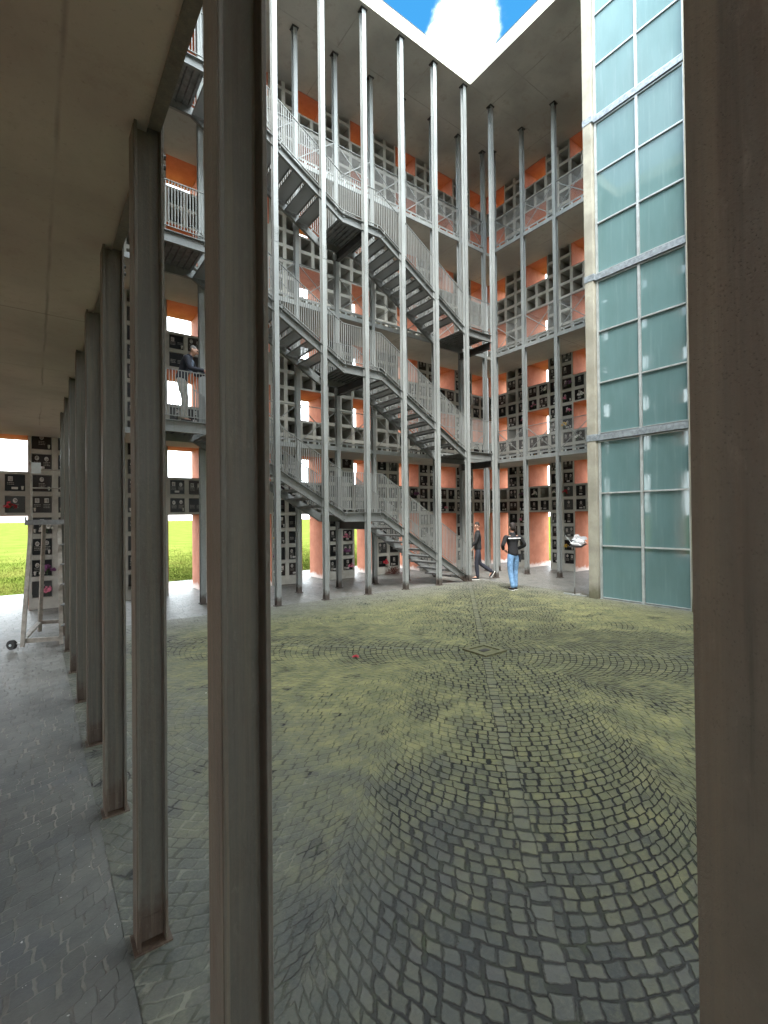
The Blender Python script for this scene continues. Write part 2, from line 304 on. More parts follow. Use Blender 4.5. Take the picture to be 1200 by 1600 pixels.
        col = t.mix(t.mul(t.mul(jw, t.sub(1, op)), 0.8), col, jcol)
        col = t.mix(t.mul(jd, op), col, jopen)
        h = t.sub(t.mul(fine, 0.25), t.mul(t.mul(t.step(dn, 0.03, 0.15), t.add(0.25, t.mul(op, 0.75))), 1.0)); h = t.add(h, t.mul(r2, 0.28))
        vor = t.n('ShaderNodeTexVoronoi'); vor.inputs['Scale'].default_value = 3.1; t.l(t.pos, vor.inputs['Vector'])
        spk = t.step(t.add(vor.outputs['Distance'], t.mul(fine, 0.02)), 0.03, 0.045, 1, 0)
        col = t.mix(t.mul(spk, t.step(t.sep(vor.outputs['Color'])[0], 0.45, 0.5)), col, (0.5, 0.49, 0.44))
        t.bump(h, 0.9, 0.02); rough = t.step(film, 0, 1, 0.55, 0.95)
    else:
        dust = t.step(t.add(big, t.mul(med, 0.3)), 0.5, 0.85)
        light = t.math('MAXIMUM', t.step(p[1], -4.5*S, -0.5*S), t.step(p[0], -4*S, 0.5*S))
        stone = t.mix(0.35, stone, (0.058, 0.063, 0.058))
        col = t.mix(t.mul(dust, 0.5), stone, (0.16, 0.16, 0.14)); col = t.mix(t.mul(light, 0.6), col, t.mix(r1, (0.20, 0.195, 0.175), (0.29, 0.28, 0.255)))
        jw = t.step(dn, 0.12, 0.175); col = t.mix(t.mul(jw, t.step(t.noise(t.pos, 2.2, 4, 0.6), 0.30, 0.62, 0.35, 0.85)), col, t.mix(t.step(t.noise(t.pos, 2.5, 4), 0.42, 0.58), (0.06, 0.058, 0.05), (0.2, 0.19, 0.16)))
        blu = t.step(t.noise(t.pos, 1.8, 5), 0.52, 0.7, 0, 0.5); col = t.mix(t.mul(blu, t.sub(1, jw)), col, (0.06, 0.068, 0.076))
        spk = t.step(t.noise(t.pos, 60, 1, 0.3), 0.80, 0.82); col = t.mix(t.mul(spk, 0.8), col, (0.5, 0.49, 0.46))
        h = t.sub(t.mul(fine, 0.25), t.mul(jw, 0.5)); h = t.add(h, t.mul(r2, 0.22)); t.bump(h, 0.8, 0.018); rough = 0.55
    t.set(Base_Color=col, Roughness=rough); M[name] = t.m
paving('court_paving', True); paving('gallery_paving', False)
t = NT('meadow'); c = t.mix(t.step(t.noise(t.pos, 0.5, 6, 0.6), 0.3, 0.7), (0.070, 0.094, 0.016), (0.112, 0.122, 0.028)); t.bump(t.noise(t.pos, 9, 6), 0.6, 0.1); t.set(Base_Color=c, Roughness=0.9, Specular_IOR_Level=0.0); M['meadow'] = t.m
t = NT('grass_blade'); c = t.mix(t.step(t.noise(t.pos, 0.6, 5), 0.35, 0.68), (0.06, 0.082, 0.013), (0.12, 0.122, 0.030)); t.set(Base_Color=c, Roughness=0.9, Specular_IOR_Level=0.0); M['grass_blade'] = t.m
# ------------------------------------------------------------------ mesh helpers
COL = scene.collection
class MB:
    """collects faces (plan modules unless k = 1) into one mesh object"""
    def __init__(s, k=S): s.v = []; s.f = []; s.k = k
    def quad(s, *p):
        i = len(s.v); s.v += [tuple(a) for a in p]; s.f.append(tuple(range(i, i+len(p))))
    def box(s, x0, x1, y0, y1, z0, z1):
        if x0 > x1: x0, x1 = x1, x0
        if y0 > y1: y0, y1 = y1, y0
        i = len(s.v)
        s.v += [(x0, y0, z0), (x1, y0, z0), (x1, y1, z0), (x0, y1, z0), (x0, y0, z1), (x1, y0, z1), (x1, y1, z1), (x0, y1, z1)]
        s.f += [tuple(i+j for j in q) for q in ((0, 3, 2, 1), (4, 5, 6, 7), (0, 1, 5, 4), (1, 2, 6, 5), (2, 3, 7, 6), (3, 0, 4, 7))]
    def bar(s, p, q, w, h, up=(0, 0, 1)):
        p = Vector(p); q = Vector(q); d = (q-p).normalized(); u = Vector(up); sd = d.cross(u)
        if sd.length < 1e-5: sd = d.cross(Vector((1, 0, 0)))
        sd.normalize(); u = sd.cross(d).normalized(); i = len(s.v)
        for c in (p, q):
            for a, b in ((-1, -1), (1, -1), (1, 1), (-1, 1)): s.v.append(tuple(c+sd*a*w/2+u*b*h/2))
        s.f += [tuple(i+j for j in z) for z in ((0, 3, 2, 1), (4, 5, 6, 7), (0, 1, 5, 4), (1, 2, 6, 5), (2, 3, 7, 6), (3, 0, 4, 7))]
    def tube(s, p, q, r, n=8, r2=None):
        p = Vector(p); q = Vector(q); d = (q-p).normalized(); a = d.orthogonal().normalized(); b = d.cross(a); i = len(s.v); r2 = r if r2 is None else r2
        for c, rr in ((p, r), (q, r2)):
            for j in range(n):
                t = 2*math.pi*j/n; s.v.append(tuple(c+a*math.cos(t)*rr+b*math.sin(t)*rr))
        for j in range(n): s.f.append((i+j, i+(j+1) % n, i+n+(j+1) % n, i+n+j))
        s.f.append(tuple(i+j for j in reversed(range(n)))); s.f.append(tuple(i+n+j for j in range(n)))
    def path(s, pts, r, n=8):
        for a, b in zip(pts, pts[1:]): s.tube(a, b, r, n)
    def prism(s, poly, axis, a, b):
        """poly: 2-D outline in the two axes other than 'axis' (x: (y,z)  y: (x,z)  z: (x,y)), extruded from a to b"""
        n = len(poly); i = len(s.v)
        for c in (a, b):
            for p, q in poly: s.v.append((c, p, q) if axis == 'x' else (p, c, q) if axis == 'y' else (p, q, c))
        for j in range(n): s.f.append((i+j, i+(j+1) % n, i+n+(j+1) % n, i+n+j))
        s.f.append(tuple(i+j for j in reversed(range(n)))); s.f.append(tuple(i+n+j for j in range(n)))
    def ball(s, c, r, n=6, sq=(1, 1, 1)):
        i = len(s.v); rings = n
        for a in range(rings+1):
            th = math.pi*a/rings
            for b in range(n): s.v.append((c[0]+r*sq[0]*math.sin(th)*math.cos(2*math.pi*b/n), c[1]+r*sq[1]*math.sin(th)*math.sin(2*math.pi*b/n), c[2]+r*sq[2]*math.cos(th)))
        for a in range(rings):
            for b in range(n): s.f.append((i+a*n+b, i+(a+1)*n+b, i+(a+1)*n+(b+1) % n, i+a*n+(b+1) % n))
    def build(s, name, mat, parent=None, smooth=False, bevel=0):
        me = bpy.data.meshes.new(name)
        o = Vector((0, 0, 0))
        if parent is not None: o = WLOC.get(parent.name, o)
        me.from_pydata([tuple(Vector(v)*s.k-o) for v in s.v], [], s.f)
        bm = bmesh.new(); bm.from_mesh(me)
        bmesh.ops.remove_doubles(bm, verts=bm.verts, dist=1e-6)
        bmesh.ops.recalc_face_normals(bm, faces=bm.faces)
        if bevel: bmesh.ops.bevel(bm, geom=bm.edges, offset=bevel, segments=1, affect='EDGES', clamp_overlap=True)
        bm.to_mesh(me); bm.free()
        if smooth:
            for p in me.polygons: p.use_smooth = True
        me.materials.append(M[mat] if isinstance(mat, str) else mat)
        ob = bpy.data.objects.new(name, me); COL.objects.link(ob)
        if parent is not None:
            ob.parent = parent; WLOC[ob.name] = o
        return ob
WLOC = {}
def tag(o, label=None, cat=None, group=None, kind=None):
    if label: o['label'] = label
    if cat: o['category'] = cat
    if group: o['group'] = group
    if kind or label: o['kind'] = kind or 'thing'
    return o
def thing(name, label, cat, loc=(0, 0, 0), rz=0, group=None, k=S):
    o = bpy.data.objects.new(name, None); COL.objects.link(o); o.empty_display_size = 0.2
    o.location = Vector(loc)*k; o.rotation_euler = (0, 0, rz)
    tag(o, label, cat, group); return o
def wthing(name, label, cat, loc, group=None):
    """thing whose parts are written in scene coordinates"""
    o = thing(name, label, cat, loc, 0, group); WLOC[o.name] = Vector(loc)*S; return o
def copy_tree(o, parent=None):
    c = o.copy(); COL.objects.link(c); c.parent = parent
    for ch in o.children: copy_tree(ch, c)
    return c
ORD = ['first', 'second', 'third', 'fourth', 'fifth', 'sixth', 'seventh', 'eighth', 'ninth', 'tenth', 'eleventh', 'twelfth']
# ------------------------------------------------------------------ fitted numbers (modules)
FB, FH = 0.094, 0.1035          # column flange width, section depth
UN, WL2, UR2 = -8.219, 1.173, 2.249
ST = 3.064                      # storey height
LV = [3.21, 3.21+ST, 3.21+2*ST]  # gallery floor levels
SOF = 12.231; RTOP = 12.576
WL, UR, UNW, WS = 2.47, 3.62, -9.63, -10.6     # inner faces of the niche walls
TH = 1.0                        # wall thickness
# ------------------------------------------------------------------ ground
g = MB(); g.quad((-400, -400, -0.02), (400, -400, -0.02), (400, 400, -0.02), (-400, 400, -0.02)); tag(g.build('ground', 'meadow'), kind='structure')
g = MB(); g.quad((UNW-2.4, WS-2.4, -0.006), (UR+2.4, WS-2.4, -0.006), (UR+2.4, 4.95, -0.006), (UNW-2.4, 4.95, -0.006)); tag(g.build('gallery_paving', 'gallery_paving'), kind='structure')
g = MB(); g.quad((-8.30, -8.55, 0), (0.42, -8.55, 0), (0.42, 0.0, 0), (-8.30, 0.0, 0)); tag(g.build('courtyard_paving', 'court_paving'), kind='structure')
g = MB(); rg = random.Random(3)
for i in range(70000):
    x = rg.uniform(-13, 9); y = 4.98+abs(rg.gauss(0, 1))*5.5
    a = rg.uniform(0, 6.28); h = rg.uniform(.012, .045)*(1 if y > 5.3 else .6); wd = rg.uniform(.006, .013); lx = rg.uniform(-.05, .05); ly = rg.uniform(-.05, .05)
    g.v += [(x-wd*math.cos(a), y-wd*math.sin(a), -0.02), (x+wd*math.cos(a), y+wd*math.sin(a), -0.02), (x+lx, y+ly, h)]; g.f.append((3*i, 3*i+1, 3*i+2))
me = bpy.data.meshes.new('grass'); me.from_pydata([tuple(c*S for c in v) for v in g.v], [], g.f); me.materials.append(M['grass_blade'])
o = bpy.data.objects.new('grass', me); COL.objects.link(o); tag(o, 'long bright green meadow grass beyond the doorways', 'grass', kind='stuff')
# drain
d = wthing('drain_cover', 'square mossy iron drain cover set in the middle of the cobbles', 'drain cover', (-4.27, -4.27, 0.004))
f = MB()
for a, b, c, e in ((-.185, .185, -.185, -.13), (-.185, .185, .13, .185), (-.185, -.13, -.13, .13), (.13, .185, -.13, .13)): f.box(-4.27+a, -4.27+b, -4.27+c, -4.27+e, -.01, .02)
f.build('frame', 'moss_iron', d)
f = MB(); f.box(-4.40, -4.14, -4.40, -4.14, -.012, .007); f.build('plate', 'moss_iron', d)
f = MB(); f.box(-4.335, -4.205, -4.31, -4.23, .0, .011); f.build('grating', 'dark_steel', d)
# ------------------------------------------------------------------ columns
def hsec(mb, cx, cy, z0, z1, web, b=FB, h=FH, tf=0.0105, tw=0.0075):
    """H section; web = axis the web runs along"""
    if web == 'y':
        o = [(-b/2, -h/2), (b/2, -h/2), (b/2, -h/2+tf), (tw/2, -h/2+tf), (tw/2, h/2-tf), (b/2, h/2-tf), (b/2, h/2), (-b/2, h/2), (-b/2, h/2-tf), (-tw/2, h/2-tf), (-tw/2, -h/2+tf), (-b/2, -h/2+tf)]
    else:
        o = [(-h/2, -b/2), (-h/2, b/2), (-h/2+tf, b/2), (-h/2+tf, tw/2), (h/2-tf, tw/2), (h/2-tf, b/2), (h/2, b/2), (h/2, -b/2), (h/2-tf, -b/2), (h/2-tf, -tw/2), (-h/2+tf, -tw/2), (-h/2+tf, -b/2)]
    mb.prism([(cx+p, cy+q) for p, q in o], 'z', z0, z1)
def make_column(name, web, mat, loc, zsp, label, group, plates=True, basepl=True):
    c = thing(name, label, 'column', (loc[0], loc[1], 0), 0, group)
    f = MB(); hsec(f, 0, 0, 0, SOF-0.02, web); f.build('shaft', mat, c, bevel=0.0015)
    f = MB(); e = 0.075; f.box(-e, e, -e, e, SOF-0.02, SOF+.004); f.build('cap_plate', 'dark_steel', c)
    f = MB(); e = 0.068; f.box(-e, e, -e, e, -.01, .008); f.build('base_plate', 'flange_steel' if mat == 'old_steel' else mat, c)
    for zs in zsp:
        hh = 0.14
        for sgn in (-1, 1):
            for z0, z1, bs in ((zs+.002, zs+hh, (.025, .065, .105)), (zs-hh, zs-.002, (-.105, -.065, -.025))):
                sp = MB(); e0, e1, w0 = sgn*(FH/2+.0008), sgn*(FH/2+.0055), FB/2*.94
                if web == 'y': sp.box(-w0, w0, e0, e1, z0, z1)
                else: sp.box(e0, e1, -w0, w0, z0, z1)
                for a in (-.026, .026):
                    for b in bs:
                        q = FH/2+.002
                        if web == 'y': sp.tube((a, sgn*q, zs+b), (a, sgn*(q+.0105), zs+b), .0075, 6)
                        else: sp.tube((sgn*q, a, zs+b), (sgn*(q+.0105), a, zs+b), .0075, 6)
                sp.build('splice_plate', mat, c)
    return c
protoL = make_column('steel_column', 'y', 'steel', (0, 0), (6.8,), 'tall pale steel column under the corner of the roof edge', 'tall steel columns of the stair wing')
n_l = {1: 'tall pale steel column at the right end of the staircase, by the man in blue jeans'}
for k in range(-7, 2):
    c = protoL if k == 0 else copy_tree(protoL)
    c.location = (k*S, 0, 0)
    if k == 0: pass
    elif k == 1: c['label'] = 'tall dull column just right of the corner column, between the two standing men'
    else: c['label'] = f'tall pale front column before the stairs, {ORD[-k-1]} left of the corner column'
c2 = copy_tree(protoL); protoG = c2
for k in range(-8, 3):
    c = c2 if k == -8 else copy_tree(c2)
    c.location = (k*S, WL2*S, 0); c['group'] = 'gallery edge columns behind the stairs'
    c['label'] = ('grey column in the inner corner of the two galleries' if k == 2 else f'grey gallery column behind the stairs, {ORD[1-k]} left of the inner corner')
protoR = make_column('steel_column', 'x', 'steel', (UR2, 0), (7.15,), 'x', 'gallery edge columns beside the glass tower')
rl = {1: 'grey gallery column mostly hidden behind the dull column right of the corner', 0: 'grey gallery column behind the man in blue jeans', -1: 'grey gallery column with lectern stand and niches to its right', -2: 'grey gallery column hidden behind the concrete pillar of the glass tower'}
for k in (1, 0, -1, -2):
    c = protoR if k == 1 else copy_tree(protoR)
    c.location = (UR2*S, (k-0.024)*S, 0); c['label'] = rl[k]
# near colonnade (weathered)
def near_column(wv, label):
    c = thing('steel_column', label, 'column', (UN, wv, 0), 0, 'weathered columns of the near colonnade')
    f = MB(); hsec(f, 0, 0, 0, SOF-.02, 'x'); f.build('shaft', 'old_steel', c, bevel=0.0015)
    f = MB(); e = .066; f.box(-e, e, -e*.85, e*.85, -.01, .006); f.build('base_plate', 'flange_steel', c)
    f = MB(); f.box(-FH/2-.0035, -FH/2-.0004, -FB/2+.001, FB/2-.001, .02, 3.1); f.build('paint_strip', 'flange_steel', c)
    for s_ in (-1, 1):
        f = MB(); f.box(-FH/2+.014, FH/2-.014, s_*.0045, s_*.0062, .012, .095); f.build('foot_plate', 'old_steel', c)
    for z in (3.03, 2.99):
        for a in (-.027, .027):
            f = MB(); f.tube((FH/2-.001, a, z), (FH/2+.011, a, z), .009, 6); f.build('bolt', 'dark_steel', c)
    return c
near_column(-8.038, 'dark brown weathered steel column filling the right edge of the view')
nc = near_column(-7.091, 'thick dark weathered column in the left foreground, nearest of the receding row')
for i, wv in enumerate((-6.091, -5.091, -4.091, -3.091, -2.091, -1.091, -0.091)):
    c = copy_tree(nc); c.location = (UN*S, wv*S, 0); c['label'] = f'weathered column of the left colonnade, {ORD[i]} beyond the thick foreground column'
# ------------------------------------------------------------------ slabs
def slab(name, label, x0, x1, y0, y1, z, th, mat='soffit_concrete'):
    o = wthing(name, label, 'floor slab', ((x0+x1)/2, (y0+y1)/2, z)); f = MB(); f.box(x0, x1, y0, y1, z-th, z-.004); f.build('deck', mat, o); return o
def channel_x(mb, x0, x1, y, z0, z1, depth=.042, t=.007, sgn=-1):
    """C channel along x; web at y, flanges towards +y if sgn>0"""
    mb.box(x0, x1, y, y+sgn*t, z0, z1); mb.box(x0, x1, y+sgn*t, y+sgn*depth, z0, z0+t); mb.box(x0, x1, y+sgn*t, y+sgn*depth, z1-t, z1)
def channel_y(mb, y0, y1, x, z0, z1, depth=.042, t=.007, sgn=-1):
    mb.box(x, x+sgn*t, y0, y1, z0, z1); mb.box(x+sgn*t, x+sgn*depth, y0, y1, z0, z0+t); mb.box(x+sgn*t, x+sgn*depth, y0, y1, z1-t, z1)
for i, z in enumerate(LV):
    n = ORD[i]
    s1 = slab('gallery_slab', f'concrete gallery floor behind the stairs, {n} above the ground', UNW-.0, UR, WL2+.002, WL-.002, z, .088)
    for k in range(-8, 2):
        f = MB(); channel_x(f, k+.053, k+.947, WL2-.046, z-.098, z, .046, .008, 1); f.build('edge_beam', 'steel', s1)
    s2 = slab('gallery_slab', f'concrete gallery floor beside the glass tower, {n} above the ground', UR2+.002, UR-.002, WS+.01, WL2, z, .0885)
    for k in (1, 0, -1, -2, -3):
        f = MB(); channel_y(f, k-.024-.947, k-.024-.053, UR2-.046, z-.098, z, .046, .008, 1); f.build('edge_beam', 'steel', s2)
    s3 = slab('gallery_slab', f'stained concrete gallery ceiling over the near colonnade, {n} floor up', UNW+.002, UN-.002, WS+.01, WL2, z, .0925, 'gallery_soffit')
    for wv in (-8.038, -7.091, -6.091, -5.091, -4.091, -3.091, -2.091, -1.091, -.091):
        f = MB(); channel_y(f, wv+.052, wv+(.895 if wv < -8 else .948), UN+FH/2-.012, z-.108, z, .046, .008, -1); f.build('edge_beam', 'old_steel', s3)
# roof
rf = wthing('roof_slab', 'concrete roof slab with pale cream edge framing the sky opening', 'roof', (0, 0, SOF))
f = MB(); f.box(UNW-TH, UR+TH, -.132, WL+TH, SOF, RTOP-.02); f.box(.108, UR+TH, WS-TH, -.136, SOF, RTOP-.02); f.box(UNW-TH, -6.98, WS-TH, -.136, SOF, RTOP-.02); f.box(-6.976, .104, WS-TH, -8.9, SOF, RTOP-.02)
f.build('deck', 'soffit_concrete', rf)
f = MB(); e = .012
f.box(-6.98, .108, -.132-e, -.1325, SOF-.004, RTOP); f.box(.1085-e, .1075, -8.9, -.132-e-.001, SOF-.004, RTOP); f.box(-6.9795, -6.98+e, -8.9, -.132-e-.001, SOF-.004, RTOP); f.box(-6.97, .09, -8.8995, -8.9+e, SOF-.004, RTOP)
f.build('fascia', 'fascia_concrete', rf)
f = MB(); f.box(-6.99, .1185, -.15, -.11, RTOP+.001, RTOP+.012); f.box(.09, .13, -8.9, -.151, RTOP+.001, RTOP+.012); f.build('coping', 'dark_steel', rf)
# ------------------------------------------------------------------ niche walls
PER = 1.532; G = 0.383
def rows_for(k):
    """vertical lines of one storey: list of (z0, z1, type) type in open rows/cells"""
    b0 = .21+ST*k
    return [(b0+G*i, b0+G*i+.30) for i in range(8)]
PLQ = {}
def plaque_mesh(var):
    """memorial plaque pieces in a local frame: x right, z up, facing -y, size .30 x .30"""
    if var in PLQ: return PLQ[var]
    r = random.Random(var*31+5); a = .142
    body = MB(); body.box(-a, a, -.004, .02, -a, a)
    txt = MB(); por = []; pl = []; vs_ = MB()
    two = r.random() < .45
    for q in ((-.07, .07) if two else (r.choice((-.065, .0)),)):
        if r.random() < .85:
            px, pz = q, r.uniform(.045, .075)
            ell = [(px+.026*math.cos(t), pz+.034*math.sin(t)) for t in [2*math.pi*j/12 for j in range(12)]] if r.random() < .5 else [(px-.026, pz-.033), (px+.026, pz-.033), (px+.026, pz+.033), (px-.026, pz+.033)]
            q1 = MB(); q1.prism(ell, 'y', -.0085, -.0045); por.append(q1)
            big = [((x-px)*1.22+px, (z-pz)*1.22+pz) for x, z in ell]; q1 = MB(); q1.prism(big, 'y', -.0065, -.0042); pl.append(q1)
        for li in range(r.choice((2, 3))):
            z = .0-li*.028; x = q-.045
            while x < q+.045:
                wl = r.uniform(.008, .026); txt.box(x, min(x+wl, q+.052), -.0062, -.0042, z-.005, z+.005); x += wl+.006
    if r.random() < .35: q1 = MB(); q1.box(-.05, .04, -.007, -.0042, -.115, -.075); pl.append(q1)
    if r.random() < .6:
        x = r.choice((-.105, .105)); vs_.tube((x, -.03, -.125), (x, -.03, -.06), .013, 8, .02)
    d = {'body': body, 'text': txt, 'portrait': por, 'plate': pl, 'vase': vs_, 'mat': r.choice(('granite', 'granite', 'granite', 'granite', 'brown_granite', 'grey_granite'))}
    PLQ[var] = d; return d
def plaque_proto(var, rz):
    d = plaque_mesh(var)
    o = d['body'].build('plaque', d['mat']); o.rotation_euler = (0, 0, rz)
    for nm, mt in (('text', 'bronze_text'), ('portrait', 'portrait'), ('plate', 'marble_plate'), ('vase', 'vase_metal')):
        for mb_ in (d[nm] if isinstance(d[nm], list) else [d[nm]]):
          if mb_.v: mb_.build({'text': 'inscription', 'plate': 'frame_plate', 'portrait': 'portrait', 'vase': 'flower_vase'}[nm], mt, o)
    return o
PROTO = {}
NICHES = []      # (wall key, x along, z, position, normal rz) of closed niches in view
def niche_wall(key, axis, face, lo, hi, anchor, k, label, closed, view=None, into=1, filler=True):
    """one storey of niche wall. axis 'x': wall along x with inner face y = face; 'y': along y with inner face x = face.
    anchor: coordinate of one block's low edge; closed(x, row) -> plaque?"""
    zb = 0 if k == 0 else .146+ST*k; zt = (.21+ST*(k+1)-.0965-.001) if k < 3 else SOF-.002
    rows = rows_for(k)
    mid = (lo+hi)/2
    root = wthing('niche_wall', label, 'wall', ((mid, face, zb) if axis == 'x' else (face, mid, zb)))
    P = (lambda a, d, z: (a, face+into*d, z)) if axis == 'x' else (lambda a, d, z: (face+into*d, a, z))
    def box(mb, a0, a1, d0, d1, z0, z1):
        if axis == 'x': mb.box(a0, a1, face+into*d0, face+into*d1, z0, z1)
        else: mb.box(face+into*d0, face+into*d1, a0, a1, z0, z1)
    fr = MB(); bk = MB(); cells = []; openings = []
    n0 = math.floor((lo-anchor)/PER)-1; n1 = math.ceil((hi-anchor)/PER)+1
    lowopen = ((0, 4) if filler else (0, 6)) if k == 0 else (2, 4)
    for n in range(n0, n1):
        e = anchor+n*PER; segs = [(e, e+.78, 'block'), (e+.78, e+PER, 'win')]
        for a0, a1, ty in segs:
            a0c, a1c = max(a0, lo), min(a1, hi)
            if a1c-a0c < .12: 
                if a1c > a0c: box(fr, a0c, a1c, 0, TH, zb, zt)
                continue
            cw = [(a0+.044, a0+.343), (a0+.437, a0+.736)] if ty == 'block' else [(a0+.05, a0+.335), (a0+.42, a0+.705)]
            cw = [(p, q) for p, q in cw if p >= a0c-.001 and q <= a1c+.001]
            rr = list(range(8)) if ty == 'block' else [i for i in range(8) if not (lowopen[0] <= i < lowopen[1] or i >= 6)]
            # contiguous bands of rows
            bands = []
            for i in rr:
                if bands and bands[-1][-1] == i-1: bands[-1].append(i)
                else: bands.append([i])
            for bd in bands:
                zl = zb if bd[0] == 0 else rows[bd[0]][0]-.042
                zh = zt if bd[-1] == 7 else rows[bd[-1]][1]+.042
                # front lattice
                xs = [a0c]+[v for c in cw for v in c]+[a1c]
                dp = 0.03 if False else 0
                for j in range(0, len(xs), 2): box(fr, xs[j], xs[j+1], 0, .5, zl, zh)
                for (p, q) in cw:
                    zc = zl
                    for i in bd:
                        box(fr, p, q, 0, .5, zc, rows[i][0]); zc = rows[i][1]
                        cells.append(((p+q)/2, i, p, q, rows[i][0], rows[i][1]))
                    box(fr, p, q, 0, .5, zc, zh)
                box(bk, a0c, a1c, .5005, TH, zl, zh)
            if ty == 'win':
                for (i0, i1) in (lowopen, (6, 8)):
                    z0 = zb if i0 == 0 else rows[i0][0]-.042; z1 = zt if i1 == 8 else rows[i1-1][1]+.042
                    openings.append((a0c, a1c, z0, z1))
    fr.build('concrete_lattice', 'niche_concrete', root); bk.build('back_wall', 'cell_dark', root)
    for (a0, a1, z0, z1) in openings:
        mb = MB(); t_ = .012; g0 = .0015
        box(mb, a0+g0, a0+t_, .004, TH-.002, z0+.003, z1-.003); box(mb, a1-t_, a1-g0, .004, TH-.002, z0+.003, z1-.003)
        box(mb, a0+t_+.0005, a1-t_-.0005, .005, TH-.003, z1-t_, z1-.0035)
        if z0 > .05: box(mb, a0+t_+.0005, a1-t_-.0005, .005, TH-.003, z0+.0035, z0+t_)
        mb.build('window_reveal', 'orange', root)
    if closed:
        for (a, i, p, q, z0, z1) in cells:
            var = closed(a, i)
            if var is None: continue
            rz = {('x', 1): 0, ('y', 1): -math.pi/2}[(axis, into)]
            if (var, rz) not in PROTO:
                c = PROTO[(var, rz)] = plaque_proto(var, rz); 
            else: c = copy_tree(PROTO[(var, rz)])
            c.parent = root
            loc = Vector(P(a, .012+.012*((var*7) % 3), (z0+z1)/2))*S
            c.location = loc-WLOC[root.name]
            NICHES.append((key, k, a, i, loc, rz))
    return root
rn = random.Random(11)
def cl_l0(a, i):
    if a < -9.4: return None
    return rn.randrange(26) if rn.random() < .97 else None
def cl_l1(a, i):
    if a < -5.2: return rn.randrange(26) if rn.random() < .9 else None
    return rn.randrange(26) if (a > .3 and rn.random() < .75) else None
def cl_r0(a, i):
    return rn.randrange(26) if a > -3.2 and rn.random() < .96 else None
def cl_r1(a, i):
    return rn.randrange(26) if a > -3.2 and rn.random() < .9 else None
fl = ['ground floor', 'first gallery', 'second gallery', 'top gallery']
for k in range(4):
    niche_wall('left', 'x', WL, UNW-.0, UR, -8.65, k, f'concrete niche wall with orange windows behind the stairs, {fl[k]}', (cl_l0, cl_l1, None, None)[k])
    niche_wall('right', 'y', UR, WS, WL-.002, .911, k, f'concrete niche wall with orange windows beside the glass tower, {fl[k]}', (cl_r0, cl_r1, None, None)[k])
    niche_wall('near', 'y', UNW, WS, WL-.002, .911, k, f'niche wall behind the near colonnade, on the {fl[k]}', None, into=-1, filler=False)  # unseen wall; ground openings made taller to let fill light into the gallery
    niche_wall('south', 'x', WS, UNW, UR, -8.65, k, f'niche wall facing the stairs across the courtyard, on the {fl[k]}', None, into=-1, filler=False)  # also out of view, ground openings heightened to admit more light
